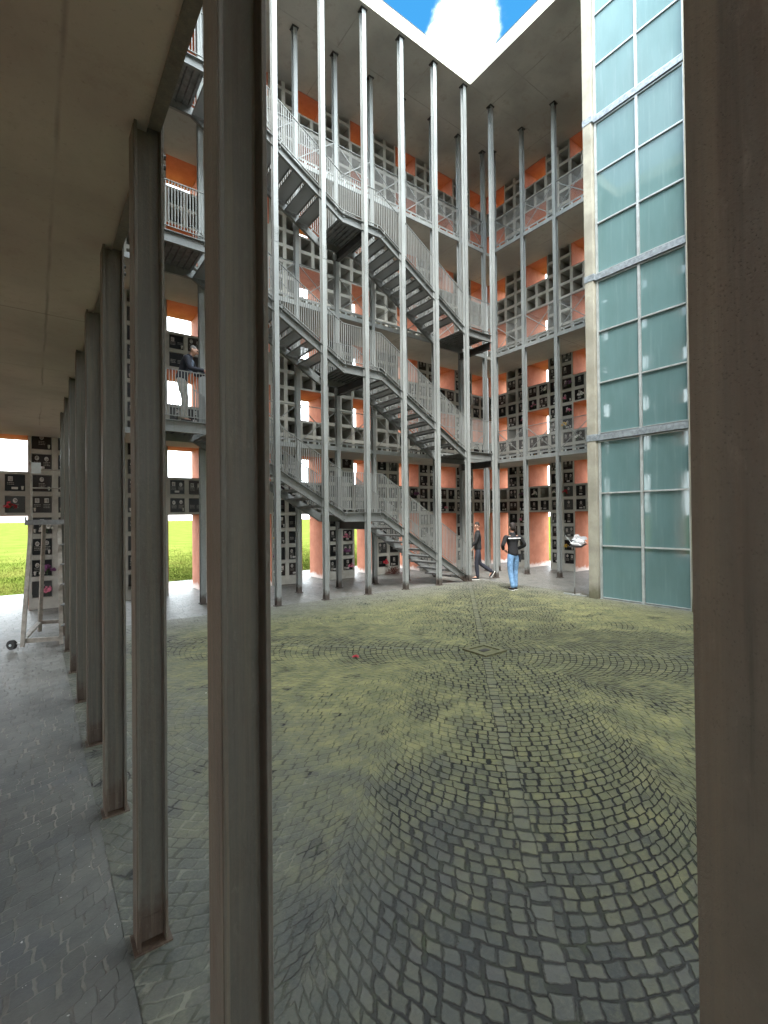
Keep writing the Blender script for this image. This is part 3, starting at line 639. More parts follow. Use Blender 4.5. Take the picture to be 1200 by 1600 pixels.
# ------------------------------------------------------------------ staircases
def staircase(n, label):
    z0 = 0 if n == 0 else LV[n-1]; zt = LV[n]
    W0, W1 = .075, 1.06                  # clear width between the outer faces of the stringers
    o = wthing('staircase', label, 'staircase', (-3, .55, z0), 'steel staircases stacked in front of the left wing')
    half = (z0+zt)/2-.02 if n else 1.70
    ub, ml, mr, ut = (-.02, -2.58, -3.53, -6.19)         # bottom, landing start, landing end, top (u decreases going up)
    pts = ([] if n == 0 else [(.97, z0)])+[(ub, z0+(.16 if n == 0 else 0)), (ml, half), (mr, half), (ut, zt), (-7.05, zt)]
    if n == 0: pts[0] = (-.02, .14)
    D = .19
    # stringers: C channels following the line (flanges outwards)
    def stringer(w, sg, nm):
        f = MB()
        for (a, za), (b, zb) in zip(pts, pts[1:]):
            f.quad((a, w, za), (b, w, zb), (b, w, zb-D), (a, w, za-D)); f.quad((a, w+sg*.007, za), (a, w+sg*.007, za-D), (b, w+sg*.007, zb-D), (b, w+sg*.007, zb))
            for dz0, dz1 in ((0, -.011), (-D+.011, -D)):
                i = len(f.v)
                for yy in (w+sg*.007, w-sg*.05):
                    f.v += [(a, yy, za+dz0), (b, yy, zb+dz0), (b, yy, zb+dz1), (a, yy, za+dz1)]
                f.f += [tuple(i+j for j in q) for q in ((0, 1, 2, 3), (4, 7, 6, 5), (0, 4, 5, 1), (3, 2, 6, 7), (0, 3, 7, 4), (1, 5, 6, 2))]
        return f.build(nm, 'stair_steel', o)
    stringer(W0, 1, 'stringer'); stringer(W1, -1, 'stringer')
    # treads: folded perforated plate, lips front and back
    def flight(ua, za, ub_, zb):
        nt_ = 10; du = (ub_-ua)/(nt_); dz = (zb-za)/(nt_)
        for i in range(1, nt_):
            u = ua+du*i-du*.04; z = za+dz*i
            f = MB(); f.box(u+du*.98, u-du*.06, W0+.01, W1-.01, z-.008, z); t_ = f.build('tread', 'perforated', o)
            f = MB(); f.box(u-du*.075, u-du*.062, W0+.01, W1-.01, z-.042, z+.001); f.box(u+du*.982, u+du*.995, W0+.01, W1-.01, z-.036, z+.001)
            f.build('nosing', 'tread_steel', t_)
            for y in (W0+.012, W1-.020):
                f = MB(); f.prism([(u-du*.06, z-.009), (u+du*.98, z-.009), (u+du*.98, z-.03), (u-du*.06, z-.085)], 'y', y, y+.008); f.build('bracket', 'tread_steel', t_)
    flight(ub if n else -.02, z0 if n else 0.0, ml, half); flight(mr, half, ut, zt)
    for a, b, z in ([(.97, ub+.0, z0)] if n else [])+[(ml, mr, half), (ut, -7.05, zt)]:
        f = MB(); f.box(a, b, W0+.01, W1-.01, z-.05, z-.042); l_ = f.build('landing', 'tread_steel', o)
        f = MB()
        k = int(abs(a-b)/.11)
        for j in range(k+1):
            x = a+(b-a)*(j+.5)/(k+1); f.box(x-.006, x+.006, W0+.01, W1-.01, z-.078, z-.0505)
        f.build('rib', 'tread_steel', l_)
    # carrying beams below the landings
    for x, z in ((-3.0, half), (-6.95, zt))+(((.93, z0),) if n else ()):
        f = MB(); f.box(x-.006, x+.006, .055, WL2-.055, z-D-.155, z-D-.01); f.box(x-.045, x+.045, .055, WL2-.055, z-D-.01, z-D-.001); f.box(x-.045, x+.045, .055, WL2-.055, z-D-.165, z-D-.155); f.build('carrying_beam', 'dark_steel', o)
    for (x, z) in ((ml+.03, half), (mr-.03, half)):
        for a in (-.04, .04):
            for b in (-.05, -.14): f = MB(); f.tube((x+a, W0-.002, z+b), (x+a, W0-.012, z+b), .008, 6); f.build('bolt', 'dark_steel', o)
    # railings
    H = .775
    for w, endu in ((W0-.02, -7.0), (W1+.02, -6.1)):
        rp = ([] if n == 0 else ([(.95, z0)] if w < .5 else []))+[(-.0, z0+(.10 if n == 0 else 0)), (ml, half), (mr, half), (ut, zt)]+([(-6.98, zt)] if w < .5 else [])
        if n and w > .5: rp[0] = (-.05, z0)
        rl_ = MB(); hr = MB(); ba = MB()
        ba_gap = .047; carry = 0.0
        for (a, za), (b, zb) in zip(rp, rp[1:]):
            hr.bar((a, w, za+H+.045), (b, w, zb+H+.045), .026, .011); rl_.bar((a, w, za+.075), (b, w, zb+.075), .022, .010)
            L = abs(b-a); s_ = carry
            while s_ < L:
                u = a+(b-a)*s_/L; z = za+(zb-za)*s_/L
                ba.box(u-.0062, u+.0062, w-.006, w+.006, z+.075, z+H+.04); s_ += ba_gap
            carry = s_-L
        top = hr.build('handrail', 'rail_steel', o); rl_.build('bottom_rail', 'rail_steel', top); ba.build('balusters', 'rail_steel', top)
        po = MB()
        for (a, za), (b, zb) in zip(rp, rp[1:]):
            for q in ((.06, .94) if abs(a-b) < 1.2 else (.05, .5, .95)):
                u = a+(b-a)*q; z = za+(zb-za)*q; po.box(u-.012, u+.012, w-.006, w+.006, z-.06, z+.078)
        po.build('post', 'rail_steel', top)
staircase(0, 'lowest steel staircase, rising from the cobbles to the first gallery')
staircase(1, 'middle steel staircase, rising from the first gallery to the second')
staircase(2, 'highest steel staircase, rising from the second gallery to the third')
# ------------------------------------------------------------------ gallery railings
def brace_railing(axis, a0, a1, c, z, label, mesh):
    mid = (a0+a1)/2
    o = wthing('gallery_railing', label, 'railing', ((mid, c, z) if axis == 'x' else (c, mid, z)), 'cross braced gallery railings')
    P = (lambda a, d, zz: (a, c+d, zz)) if axis == 'x' else (lambda a, d, zz: (c+d, a, zz))
    lo, hi = z+.10, z+.815
    up = (0, 0, 1)
    f = MB(); f.bar(P(a0, 0, hi), P(a1, 0, hi), .03, .012); f.build('top_rail', 'rail_steel', o)
    f = MB(); f.bar(P(a0, 0, lo-.03), P(a1, 0, lo-.03), .012, .045); f.build('toe_board', 'rail_steel', o)
    for s_, nm in ((0, 'diagonal_brace'), (1, 'diagonal_brace')):
        f = MB(); f.bar(P(a0+.005, -.010+.014*s_, (lo-.04, hi-.02)[s_]), P(a1-.005, -.010+.014*s_, (hi-.02, lo-.04)[s_]), .020, .008, (0, 1, 0) if axis == 'x' else (1, 0, 0)); f.build(nm, 'rail_steel', o)
    f = MB()
    for q in (.2, .5, .8):
        a = a0+(a1-a0)*q; p1 = P(a-.02, -.008, z-.02); p2 = P(a+.02, .008, lo-.05); f.box(p1[0], p2[0], p1[1], p2[1], z-.004, lo-.052)
    f.build('foot_block', 'aluminium', o)
    if mesh:
        f = MB(); f.quad(P(a0+.012, .012, lo-.01), P(a1-.012, .012, lo-.01), P(a1-.012, .012, hi-.006), P(a0+.012, .012, hi-.006)); f.build('wire_mesh_panel', 'wire_mesh', o)
for i, z in enumerate(LV):
    for k in range(-7, 2):
        if k == -7: continue
        if k == 0: pass
        brace_railing('x', k+.05, k+.95, WL2-.03, z, f'braced railing behind the stairs, {fl[i+1]}, {ORD[1-k]} bay from the inner corner', i >= 1)
    for j, k in enumerate((1, 0, -1, -2, -3)):
        if k == 1: a1 = WL2-.06
        brace_railing('y', k-.024-.948, k-.024-.052, UR2-.03, z, f'braced railing beside the glass tower, {fl[i+1]}, {ORD[j]} bay from the inner corner', True)
# ------------------------------------------------------------------ glass lift tower
tw = wthing('lift_tower', 'tall lift tower glazed in frosted teal panes between concrete pillars', 'tower', (.6, -4.05, 0))
f = MB(); f.box(.03, .30, -3.275, -3.10, -.01, 13.6); f.build('pillar', 'pillar_concrete', tw, bevel=.008)
f = MB(); f.box(.03, .30, -5.05, -4.87, -.01, 13.6); f.build('pillar', 'pillar_concrete', tw, bevel=.008)
f = MB(); f.box(.19, 1.9, -4.865, -3.29, -.01, 13.55); f.build('core', 'cap_concrete', tw)
bands = [3.075, 6.145, 9.19, 12.25]
zs = [-.0]+bands+[13.6]
fx = .11
for bi, (za, zb) in enumerate(zip(zs, zs[1:])):
    lo_ = za+(.062 if bi else .012); hi_ = zb-.062
    n = 3 if bi < 4 else 1
    fr = MB(); t2 = .026
    fr.box(fx, fx+.05, -3.325, -3.285, lo_, hi_); fr.box(fx, fx+.05, -4.87, -4.83, lo_, hi_); fr.box(fx, fx+.05, -4.10, -4.055, lo_, hi_)
    for j in range(n+1):
        z = lo_+(hi_-lo_)*j/n
        for y0, y1 in ((-4.8295, -4.1005), (-4.0545, -3.3255)): fr.box(fx+.001, fx+.05, y0, y1, z-t2/2 if 0 < j else z, z+t2/2 if j < n else z)
        if j in (0, n):
            for y0, y1 in ((-4.8295, -4.1005), (-4.0545, -3.3255)): fr.box(fx+.001, fx+.05, y0, y1, (z if j == 0 else z-t2), (z+t2 if j == 0 else z))
    frame = fr.build('window_frame', 'aluminium', tw)
    for j in range(n):
        z0_, z1_ = lo_+(hi_-lo_)*j/n, lo_+(hi_-lo_)*(j+1)/n
        for y0, y1 in ((-4.8285, -4.1015), (-4.0535, -3.3265)):
            p = MB(); p.box(fx+.028, fx+.038, y0, y1, z0_+.012, z1_-.012); p.build('pane', 'teal_glass', tw)
for z in bands:
    f = MB(); f.box(.085, .16, -4.87, -3.283, z-.058, z+.058); b_ = f.build('steel_band', 'band_steel', tw, bevel=.004)
    f = MB(); f.box(.022, .11, -3.30, -3.095, z-.062, z+.062); f.build('end_plate', 'band_steel', b_, bevel=.004)
f = MB(); f.box(.1, .19, -4.87, -3.28, -.01, .011); f.build('sill', 'aluminium', tw)
# ------------------------------------------------------------------ people (metres; x right, y forward)
def skin(name, mat, verts, edges, rad, parent, sub=2, root=0):
    me = bpy.data.meshes.new('tmp'); me.from_pydata([Vector(v) for v in verts], edges, [])
    ob = bpy.data.objects.new('tmp', me); COL.objects.link(ob)
    md = ob.modifiers.new('skin', 'SKIN'); md.use_smooth_shade = True; md.branch_smoothing = 0.6
    for i, r in enumerate(rad):
        s_ = me.skin_vertices[0].data[i]; s_.radius = r if isinstance(r, tuple) else (r, r); s_.use_root = (i == root)
    sb = ob.modifiers.new('sub', 'SUBSURF'); sb.levels = sub; sb.render_levels = sub
    dg = bpy.context.evaluated_depsgraph_get(); dg.update()
    nm = bpy.data.meshes.new_from_object(ob.evaluated_get(dg)); nm.name = name
    bpy.data.objects.remove(ob); bpy.data.meshes.remove(me)
    nm.materials.clear(); nm.materials.append(M[mat])
    for p in nm.polygons: p.use_smooth = True
    o = bpy.data.objects.new(name, nm); COL.objects.link(o)
    if parent: o.parent = parent
    return o
class Sk:
    def __init__(s): s.v = []; s.e = []; s.r = []
    def add(s, p, r, prev=None):
        s.v.append(tuple(p)); s.r.append(r); i = len(s.v)-1
        if prev is not None: s.e.append((prev, i))
        return i
    def chain(s, pts, prev=None):
        for p, r in pts: prev = s.add(p, r, prev)
        return prev
def lerp(a, b, t): return tuple(x+(y-x)*t for x, y in zip(a, b))
def person(J, label, loc, heading, mats, hair, extra=None):
    """J: joints dict. loc in metres, heading in degrees"""
    b = Sk()
    pel = b.add(J['pelvis'], .085)
    ch = b.chain([(lerp(J['pelvis'], J['chest'], .5), (.10, .08)), (J['chest'], (.12, .085)), (lerp(J['chest'], J['neck'], .72), (.09, .07))], pel)
    nk = b.chain([(J['neck'], .052)], ch)
    hd = Vector(J['head']); fw = Vector(J['face']).normalized(); up = Vector(J.get('hup', (0, 0, 1))).normalized(); sd = fw.cross(up).normalized()
    P = lambda x, y, z: tuple(hd+sd*x+fw*y+up*z)
    j1 = b.chain([(P(0, .018, -.075), (.052, .06)), (P(0, .008, 0), (.073, .088)), (P(0, -.008, .075), (.062, .075))], nk)
    jm = j1-1
    b.chain([(P(0, .098, -.012), .013), (P(0, .112, -.028), .012)], jm)
    for s_ in (-1, 1): b.chain([(P(s_*.078, -.012, -.01), (.012, .02)), (P(s_*.086, -.02, .006), (.008, .02))], jm)
    for q in 'LR':
        sg = -1 if q == 'L' else 1
        sh = b.chain([(J['sh'+q], .055)], ch-1); el = b.chain([(lerp(J['sh'+q], J['el'+q], .5), .046), (J['el'+q], .038), (lerp(J['el'+q], J['wr'+q], .4), .037), (J['wr'+q], .026)], sh)
        w_ = Vector(J['wr'+q]); d = (Vector(J['ha'+q])-w_).normalized(); f_ = Vector(J.get('pd'+q, (0, 0, 1))); sx = d.cross(f_).normalized()
        pm = b.add(w_+d*.05, (.036, .017), el)
        for k, (off, ln) in enumerate(((-.028, .075), (-.009, .085), (.010, .08), (.028, .062))):
            k0 = b.add(w_+d*.095+sx*off, .0095, pm); k1 = b.add(w_+d*(.095+ln*.55)+sx*off*1.05-f_*.012, .0085, k0); b.add(w_+d*(.095+ln*.85)+sx*off-f_*.038, .0075, k1)
        t0 = b.add(w_+d*.045-sx*sg*.04-f_*.008, .011, pm); b.add(w_+d*.085-sx*sg*.055-f_*.02, .009, t0)
        hp = b.chain([(J['hip'+q], .06)], pel)
        b.chain([(lerp(J['hip'+q], J['kn'+q], .5), .058), (J['kn'+q], .048), (lerp(J['kn'+q], J['an'+q], .35), .052), (J['an'+q], .036), (lerp(J['an'+q], J['to'+q], .5), (.034, .03)), (J['to'+q], (.032, .02))], hp)
    o = skin('person', 'skin', b.v, b.e, b.r, None)
    o.location = loc; o.rotation_euler = (0, 0, R_(heading-90)); tag(o, label, 'person')
    # trousers
    t_ = Sk(); pel = t_.add(J['pelvis'], (.142, .115)); t_.chain([(lerp(J['pelvis'], J['chest'], .3), (.138, .105))], pel)
    for q in 'LR':
        hp = t_.chain([(J['hip'+q], .1)], pel)
        t_.chain([(lerp(J['hip'+q], J['kn'+q], .45), .088), (J['kn'+q], .07), (lerp(J['kn'+q], J['an'+q], .5), .066), (lerp(J['kn'+q], J['an'+q], .85), .06), (lerp(J['kn'+q], J['an'+q], 1.08), .058)], hp)
    skin('trousers', mats[1], t_.v, t_.e, t_.r, o)
    # jacket
    t_ = Sk(); a = t_.add(lerp(J['pelvis'], J['chest'], -.22), (.150, .125)); c_ = t_.chain([(lerp(J['pelvis'], J['chest'], .1), (.155, .125)), (lerp(J['pelvis'], J['chest'], .55), (.155, .12)), (J['chest'], (.168, .122)), (lerp(J['chest'], J['neck'], .62), (.115, .088)), (lerp(J['chest'], J['neck'], .92), (.074, .07)), (lerp(J['chest'], J['neck'], 1.14), (.066, .064))], a)-1
    for q in 'LR':
        t_.chain([(J['sh'+q], .07), (lerp(J['sh'+q], J['el'+q], .5), .06), (J['el'+q], .052), (lerp(J['el'+q], J['wr'+q], .5), .048), (lerp(J['el'+q], J['wr'+q], 1.0), .042)], c_-2)
    jk = skin('jacket', mats[0], t_.v, t_.e, t_.r, o)
    # shoes
    for q in 'LR':
        an = Vector(J['an'+q]); to = Vector(J['to'+q]); d = (to-an); d.normalize(); dn = Vector((0, 0, -1)); hl = an-d*.0+Vector((0, -.05, -.045))if abs(d.z) < .6 else an-d*.02+Vector((0, -.055, 0))
        t_ = Sk(); t_.chain([(hl, (.043, .04)), (lerp(hl, to, .35), (.045, .05)), (lerp(hl, to, .72), (.047, .036)), (lerp(hl, to, 1.08), (.04, .026))])
        shoe = skin('shoe', mats[2], t_.v, t_.e, t_.r, o)
        t_ = Sk(); off = Vector((0, 0, -.034)) if abs(d.z) < .6 else Vector((0, -.045, -.0))
        t_.chain([(hl+off, (.045, .013)), (lerp(hl, to, .5)+0*off if False else tuple(Vector(lerp(hl, to, .5))+off*.95), (.048, .013)), (tuple(Vector(lerp(hl, to, 1.08))+off*.7), (.042, .012))])
        skin('sole', 'white_rubber', t_.v, t_.e, t_.r, shoe)
    # hair, eyes, brows
    t_ = Sk()
    if hair == 'hair_grey': t_.chain([(P(0, -.03, -.045), (.068, .06)), (P(0, -.032, .02), (.078, .075)), (P(0, -.03, .085), (.058, .06))])
    else: t_.chain([(P(0, -.05, -.085), (.056, .04)), (P(0, -.05, -.03), (.082, .066)), (P(0, -.036, .03), (.09, .084)), (P(0, -.014, .085), (.08, .088)), (P(0, .022, .118), (.055, .066))])
    skin('hair', hair, t_.v, t_.e, t_.r, o)
    if extra != 'sunglasses':
        for s_ in (-1, 1):
            f = MB(1); f.ball(P(s_*.03, .083, .012), .011, 8); f.build('eye', 'eye_dark', o, True)
    else:
        f = MB(1)
        for s_ in (-1, 1): f.ball(P(s_*.034, .088, .012), .03, 10, (1, .5, .72))
        f.tube(P(-.07, .06, .016), P(.07, .06, .016), .006, 6)
        for s_ in (-1, 1): f.tube(P(s_*.07, .075, .016), P(s_*.082, -.03, .016), .004, 6)
        f.build('sunglasses', 'eye_dark', o)
    f = MB(1); f.ball(P(0, .083, -.055), .017, 8, (1.2, .35, .35)); f.build('mouth', 'pink_petal', o, True)
    return o, jk, P
# man in jeans, seen from behind
JA = dict(pelvis=(0, 0, .93), chest=(0, .015, 1.25), neck=(0, .02, 1.47), head=(0, .05, 1.605), face=(-.25, 1, -.12),
          shL=(-.19, .01, 1.39), shR=(.19, .01, 1.39), elL=(-.315, -.05, 1.15), elR=(.315, -.05, 1.15), wrL=(-.20, .16, 1.04), wrR=(.20, .16, 1.04), haL=(-.10, .2, 1.0), haR=(.10, .2, 1.0),
          hipL=(-.09, 0, .88), hipR=(.09, 0, .88), knL=(-.10, -.03, .48), knR=(.085, .06, .49), anL=(-.10, -.16, .10), anR=(.07, .02, .08), toL=(-.115, -.0, .04), toR=(.08, .17, .03))
mA, jA, PA = person(JA, 'man in black jacket and light blue jeans seen from behind on the cobbles', (-.27*S, -1.55*S, 0), 66, ('black_cloth', 'denim', 'black_cloth'), 'hair_dark')
f = MB(1)
n = 10
for j in range(n):
    x0 = -.165+.33*j/n; x1 = x0+.033; y0 = -.118+.26*x0*x0*3; y1 = -.118+.26*x1*x1*3
    f.quad((x0, y0, 1.325), (x1, y1, 1.325), (x1, y1+.004, 1.35), (x0, y0+.004, 1.35)); f.quad((x0, y0+.03, 1.325), (x0, y0+.034, 1.35), (x1, y1+.034, 1.35), (x1, y1+.03, 1.325))
s_ = f.build('stripe', 'paper', jA)
f = MB(1); f.box(.15, .20, -.07, .05, .72, .93); f.build('pouch', 'black_cloth', mA, bevel=.02)
# man in dark clothes walking left
JB = dict(pelvis=(0, 0, .93), chest=(0, .01, 1.25), neck=(0, .0, 1.47), head=(.0, .03, 1.605), face=(-.75, .55, .12),
          shL=(-.18, .02, 1.39), shR=(.18, -.01, 1.39), elL=(-.23, .1, 1.13), elR=(.23, -.1, 1.13), wrL=(-.22, .26, .97), wrR=(.22, .06, .93), haL=(-.21, .34, .93), haR=(.2, .14, .88),
          hipL=(-.09, 0, .88), hipR=(.09, 0, .88), knL=(-.09, .06, .48), knR=(.09, -.06, .47), anL=(-.09, .03, .08), anR=(.09, -.42, .22), toL=(-.09, .19, .03), toR=(.09, -.36, .045))
mB, jB, _ = person(JB, 'man in sunglasses and dark clothes stepping out from behind the corner column', (.47*S, .13*S, 0), 140, ('black_cloth', 'navy_cloth', 'black_cloth'), 'hair_dark', 'sunglasses')
# man leaning on the landing rail
JC = dict(pelvis=(0, -.06, .92), chest=(0, .03, 1.2), neck=(0, .11, 1.39), head=(0, .19, 1.50), face=(.05, .85, -.55), hup=(0, .5, .85),
          shL=(-.19, .09, 1.31), shR=(.19, .09, 1.31), elL=(-.25, .17, 1.06), elR=(.25, .17, 1.06), wrL=(-.08, .40, 1.06), wrR=(.08, .40, 1.07), haL=(.0, .47, 1.05), haR=(.0, .47, 1.08),
          hipL=(-.09, -.06, .87), hipR=(.09, -.06, .87), knL=(-.11, -.02, .47), knR=(.12, .05, .47), anL=(-.12, -.12, .08), anR=(.13, .0, .08), toL=(-.13, .04, .03), toR=(.15, .16, .03))
mC, jC, _ = person(JC, 'grey haired man in dark jacket leaning on the first landing rail', (-6.52*S, .30*S, LV[0]*S), -28, ('navy_cloth', 'beige_cloth', 'black_cloth'), 'hair_grey')
t_ = Sk(); t_.chain([((0, .095, 1.02), (.085, .05)), ((0, .125, 1.18), (.085, .05)), ((0, .155, 1.31), (.06, .04))]); skin('shirt', 'grey_shirt', t_.v, t_.e, t_.r, mC)
# ------------------------------------------------------------------ ladder on wheels
ld = thing('rolling_ladder', 'wheeled metal platform ladder standing by the niche wall at the far left', 'ladder', (-8.50, -.22, 0)); WLOC[ld.name] = Vector((-8.50, -.22, 0))*S
ZP = 1.585
legs = [((-8.695, -.664), (-8.60, -.44)), ((-8.514, .222), (-8.46, .10)), ((-8.30, -.80), (-8.30, -.44)), ((-8.12, .10), (-8.16, .10))]
for (a, b) in legs:
    f = MB(); f.bar((*a, .03), (*b, ZP), .045, .03); f.build('leg', 'ladder_metal', ld)
f = MB(); f.box(-8.67, -8.14, -.50, .14, ZP, ZP+.02); f.box(-8.67, -8.655, -.50, .14, ZP-.03, ZP+.07); f.box(-8.67, -8.14, -.51, -.495, ZP-.035, ZP+.03); f.build('platform', 'ladder_tread', ld)
f = MB(); f.bar((-8.685, -.63, .11), (-8.52, .20, .16), .055, .03); f.bar((-8.685, -.63, .10), (-8.30, -.78, .10), .03, .055); f.bar((-8.52, .2, .16), (-8.13, .09, .16), .03, .05); f.build('base_frame', 'ladder_metal', ld)
for i in range(1, 6):
    q = i/6.2; f = MB(); y = -.80+.36*q; z = ZP*q; f.box(-8.30+.0*q-.0, -8.12, y-.07, y+.07, z, z+.012); f.build('step', 'ladder_tread', ld)
hr = MB()
for x in (-8.60, -8.20):
    hr.path([(x, -.44, ZP), (x, -.46, 2.36), (x-.02, -.2, 2.40), (x, .10, 2.32), (x, .10, ZP)], .011, 8); hr.tube((x, -.45, 2.06), (x, .10, 2.06), .009, 8)
hr.tube((-8.60, .10, 2.32), (-8.20, .10, 2.32), .011, 8); hr.tube((-8.60, .1, 2.06), (-8.20, .10, 2.06), .009, 8)
hr.build('guard_rail', 'ladder_metal', ld)
f = MB(); f.box(-8.60, -8.50, -.47, -.462, 2.22, 2.36); f.build('notice_plate', 'aluminium', ld)
wp = Vector((-8.80, -.60, .062))
f = MB(); f.tube((-8.815, -.617, .062), (-8.785, -.583, .062), .06, 20); wl_ = f.build('wheel', 'rubber', ld, bevel=.006)
f = MB(); f.tube((-8.82, -.622, .062), (-8.78, -.578, .062), .016, 10); f.bar((-8.80, -.61, .065), (-8.69, -.655, .09), .02, .012); f.build('axle', 'aluminium', wl_)
# ------------------------------------------------------------------ lectern stand beside the tower
ls = thing('lectern_stand', 'thin metal stand holding papers in clear plastic beside the tower pillar', 'stand', (.10, -2.76, 0)); WLOC[ls.name] = Vector((.10, -2.76, 0))*S
f = MB(); f.box(.08, .125, -3.0, -2.52, .004, .022); f.box(-.02, .3, -2.78, -2.74, .004, .02); f.build('base', 'aluminium', ls)
f = MB(); f.box(.092, .108, -2.768, -2.752, .02, 1.0); f.build('stem', 'steel', ls)
f = MB(); f.quad((-.02, -2.98, .97), (.20, -2.98, 1.03), (.20, -2.70, 1.03), (-.02, -2.70, .97)); f.quad((-.02, -2.98, .962), (-.02, -2.70, .962), (.20, -2.70, 1.022), (.20, -2.98, 1.022)); f.build('tray', 'dark_steel', ls)
f = MB(); rr_ = random.Random(5)
for j in range(3):
    z = 1.0+.012*j; y0 = -2.96+.02*j; tl = .03+.02*j
    f.quad((.0, y0, z), (.2, y0-.01, z+.06), (.2, y0+.2, z+.06+tl*.3), (.0, y0+.19, z+tl*.2))
pp = f.build('papers', 'paper', ls)
f = MB()
pts = [[(.02+.04*i, -3.0+.05*j, 1.05+.025*i+.02*math.sin(i*1.3+j*2.1)+.012*j) for j in range(6)] for i in range(5)]
for i in range(4):
    for j in range(5): f.quad(pts[i][j], pts[i+1][j], pts[i+1][j+1], pts[i][j+1])
f.build('plastic_sleeve', 'clear_plastic', ls, True)
f = MB(); f.tube((.09, -2.74, 1.0), (.05, -2.60, 1.19), .006, 6); f.tube((.09, -2.73, 1.02), (.03, -2.90, 1.2), .005, 6); f.build('holder_arm', 'aluminium', ls)
# ------------------------------------------------------------------ flowers
def bouquet(name, label, loc, rz, petal, seed, sc=1.0, group='flowers on the memorial niches'):
    r = random.Random(seed); o = thing(name, label, 'flowers', loc, rz, group, 1)
    lf = MB(1); pe = MB(1)
    for j in range(int(26*sc)):
        a = r.uniform(-1.5, 1.5); e = r.uniform(.1, 1.4); L = r.uniform(.06, .13)*sc
        p = Vector((math.sin(a)*math.cos(e)*L, -abs(math.cos(a))*math.cos(e)*L*.8-.01, math.sin(e)*L)); s2 = .012*sc
        sd = Vector((math.cos(a), math.sin(a), 0))*s2
        lf.quad(tuple(p*.25-sd*.3), tuple(p*.6-sd), tuple(p), tuple(p*.6+sd))
    lf.tube((0, -.005, -.05*sc), (0, -.01, .03*sc), .009, 6)
    for j in range(int(15*sc)):
        a = r.uniform(-1.4, 1.4); e = r.uniform(.2, 1.45); L = r.uniform(.07, .12)*sc
        c = Vector((math.sin(a)*math.cos(e)*L, -abs(math.cos(a))*math.cos(e)*L*.8-.015, math.sin(e)*L)); rr = r.uniform(.016, .03)*sc
        for k in range(7):
            t0 = 2*math.pi*k/7+r.random(); nrm = Vector((math.sin(a)*.6, -.8, .5)).normalized(); u = nrm.orthogonal().normalized(); v = nrm.cross(u)
            q = u*math.cos(t0)+v*math.sin(t0); q2 = u*math.cos(t0+.9)+v*math.sin(t0+.9)
            pe.quad(tuple(c), tuple(c+q*rr+nrm*r.uniform(-.2, .8)*rr), tuple(c+(q+q2)*rr*.62+nrm*rr*.5), tuple(c+q2*rr+nrm*r.uniform(-.2, .8)*rr))
    lf.build('leaves', 'leaf', o); pe.build('petals', petal, o); return o
rb = random.Random(21); used = set(); cnt = 0
colr = [('red_petal', 'red'), ('pink_petal', 'pink'), ('white_petal', 'white'), ('yellow_petal', 'yellow'), ('purple_petal', 'purple')]
RW = ['lowest', 'second', 'third', 'fourth', 'fifth', 'sixth', 'seventh', 'top']
# chosen spots: wall key, storey, along-coordinate, row, colour index, side
spots = [('left', 0, -8.99, 4, 0), ('left', 0, -8.46, 0, 1), ('left', 0, -8.46, 1, 4), ('left', 0, -8.46, 3, 2), ('left', 0, -3.67, 2, 3), ('left', 0, -3.67, 1, 4), ('left', 0, -3.67, 0, 2),
         ('left', 0, -1.94, 0, 1), ('left', 0, -1.94, 1, 4), ('left', 0, -1.94, 2, 1), ('left', 0, -.8, 0, 0), ('left', 0, -.41, 3, 4), ('left', 0, .3, 5, 4), ('left', 0, 1.6, 4, 1),
         ('right', 0, -.02, 5, 2), ('right', 0, -.40, 5, 0), ('right', 0, .33, 5, 2), ('right', 0, -.40, 1, 3), ('right', 0, .70, 5, 4), ('right', 0, 1.1, 3, 1), ('right', 0, -1.3, 4, 2),
         ('right', 1, -.40, 4, 1), ('right', 1, -.80, 4, 2), ('right', 1, -.40, 3, 1), ('right', 1, -.40, 2, 3), ('right', 1, .70, 4, 1), ('right', 1, .33, 5, 2), ('right', 1, -.40, 5, 4), ('right', 1, 1.1, 3, 1), ('right', 1, -.80, 1, 2), ('right', 1, .70, 0, 3)]
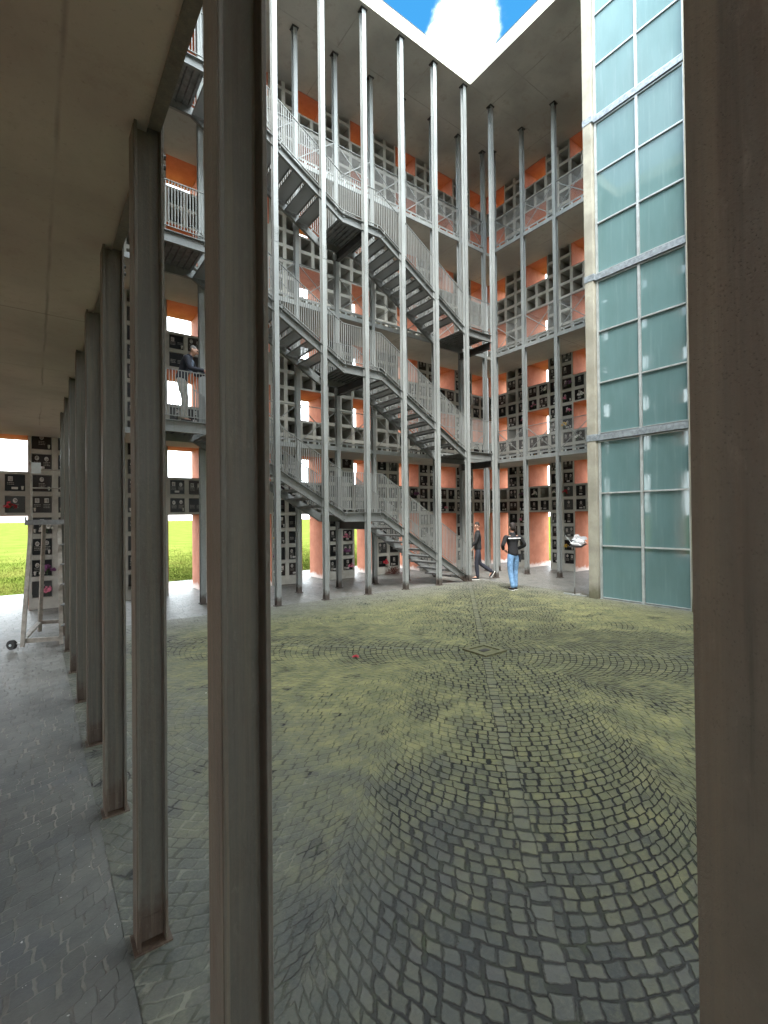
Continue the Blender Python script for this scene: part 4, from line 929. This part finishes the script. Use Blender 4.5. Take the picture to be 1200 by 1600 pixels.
for (key, k, a, i, ci) in spots:
    best = min((n_ for n_ in NICHES if n_[0] == key and n_[1] == k and n_[3] == i and (n_[0], n_[1], n_[2], n_[3]) not in used), key=lambda n_: abs(n_[2]-a), default=None)
    if best is None: continue
    used.add(best[:4]); loc = best[4]; rz = best[5]
    x = rb.choice((-.09, .09)); dx = Vector((math.cos(rz), math.sin(rz), 0))*x; nrm = Vector((math.sin(rz), -math.cos(rz), 0))
    col = colr[ci]
    dist = sorted({round(n_[2], 2) for n_ in NICHES if n_[0] == key and n_[1] == k}, reverse=True).index(round(best[2], 2))
    lab = f'{col[1]} bouquet on the {("stair" if key == "left" else "tower")} side wall, {fl[k]}, {RW[i]} row, niche column {dist+1}'
    bouquet('flower_bouquet', lab, loc+dx+nrm*.035+Vector((0, 0, -.09)), rz, col[0], 100+cnt, rb.uniform(.95, 1.3)); cnt += 1
# dried bush by the wall foot, fallen blossom
o = thing('dried_plant', 'small bushy reddish brown dried plant lying at the foot of the niche wall', 'plant', (-.52, 2.36, 0))
f = MB(1); r = random.Random(9)
for j in range(420):
    a = r.uniform(0, 6.28); e = r.uniform(.0, 1.3); L = r.uniform(.12, .34)
    p = Vector((math.cos(a)*math.cos(e)*L, math.sin(a)*math.cos(e)*L, math.sin(e)*L*.8+.02)); q = p*.82; s2 = r.uniform(.006, .014); sd = Vector((-math.sin(a), math.cos(a), r.uniform(-1, 1)))*s2
    f.quad(tuple(q-sd), tuple(p-sd*.5), tuple(p*1.1), tuple(q+sd))
f.build('foliage', 'dry_leaf', o)
f = MB(1)
for j in range(26):
    a = r.uniform(0, 6.28); e = r.uniform(.1, 1.3); L = .28; f.tube((0, 0, 0), (math.cos(a)*math.cos(e)*L, math.sin(a)*math.cos(e)*L, math.sin(e)*L*.8), .004, 5, .002)
f.build('stems', 'dry_leaf', o)
o = thing('fallen_blossom', 'single bright red blossom lying on the cobbles', 'flower', (-5.626, -3.549, .006))
f = MB(1)
for j in range(16):
    a = j*2.4; rr = .018+.0022*j; z = .03-.0014*j
    f.quad((0, 0, .008), (math.cos(a)*rr, math.sin(a)*rr, z), (math.cos(a+.5)*rr*1.15, math.sin(a+.5)*rr*1.15, z+.006), (math.cos(a+1)*rr, math.sin(a+1)*rr, z))
f.build('petals', 'red_petal', o)
f = MB(1); f.tube((0, 0, .008), (.05, .02, .004), .004, 6); f.build('stalk', 'leaf', o)
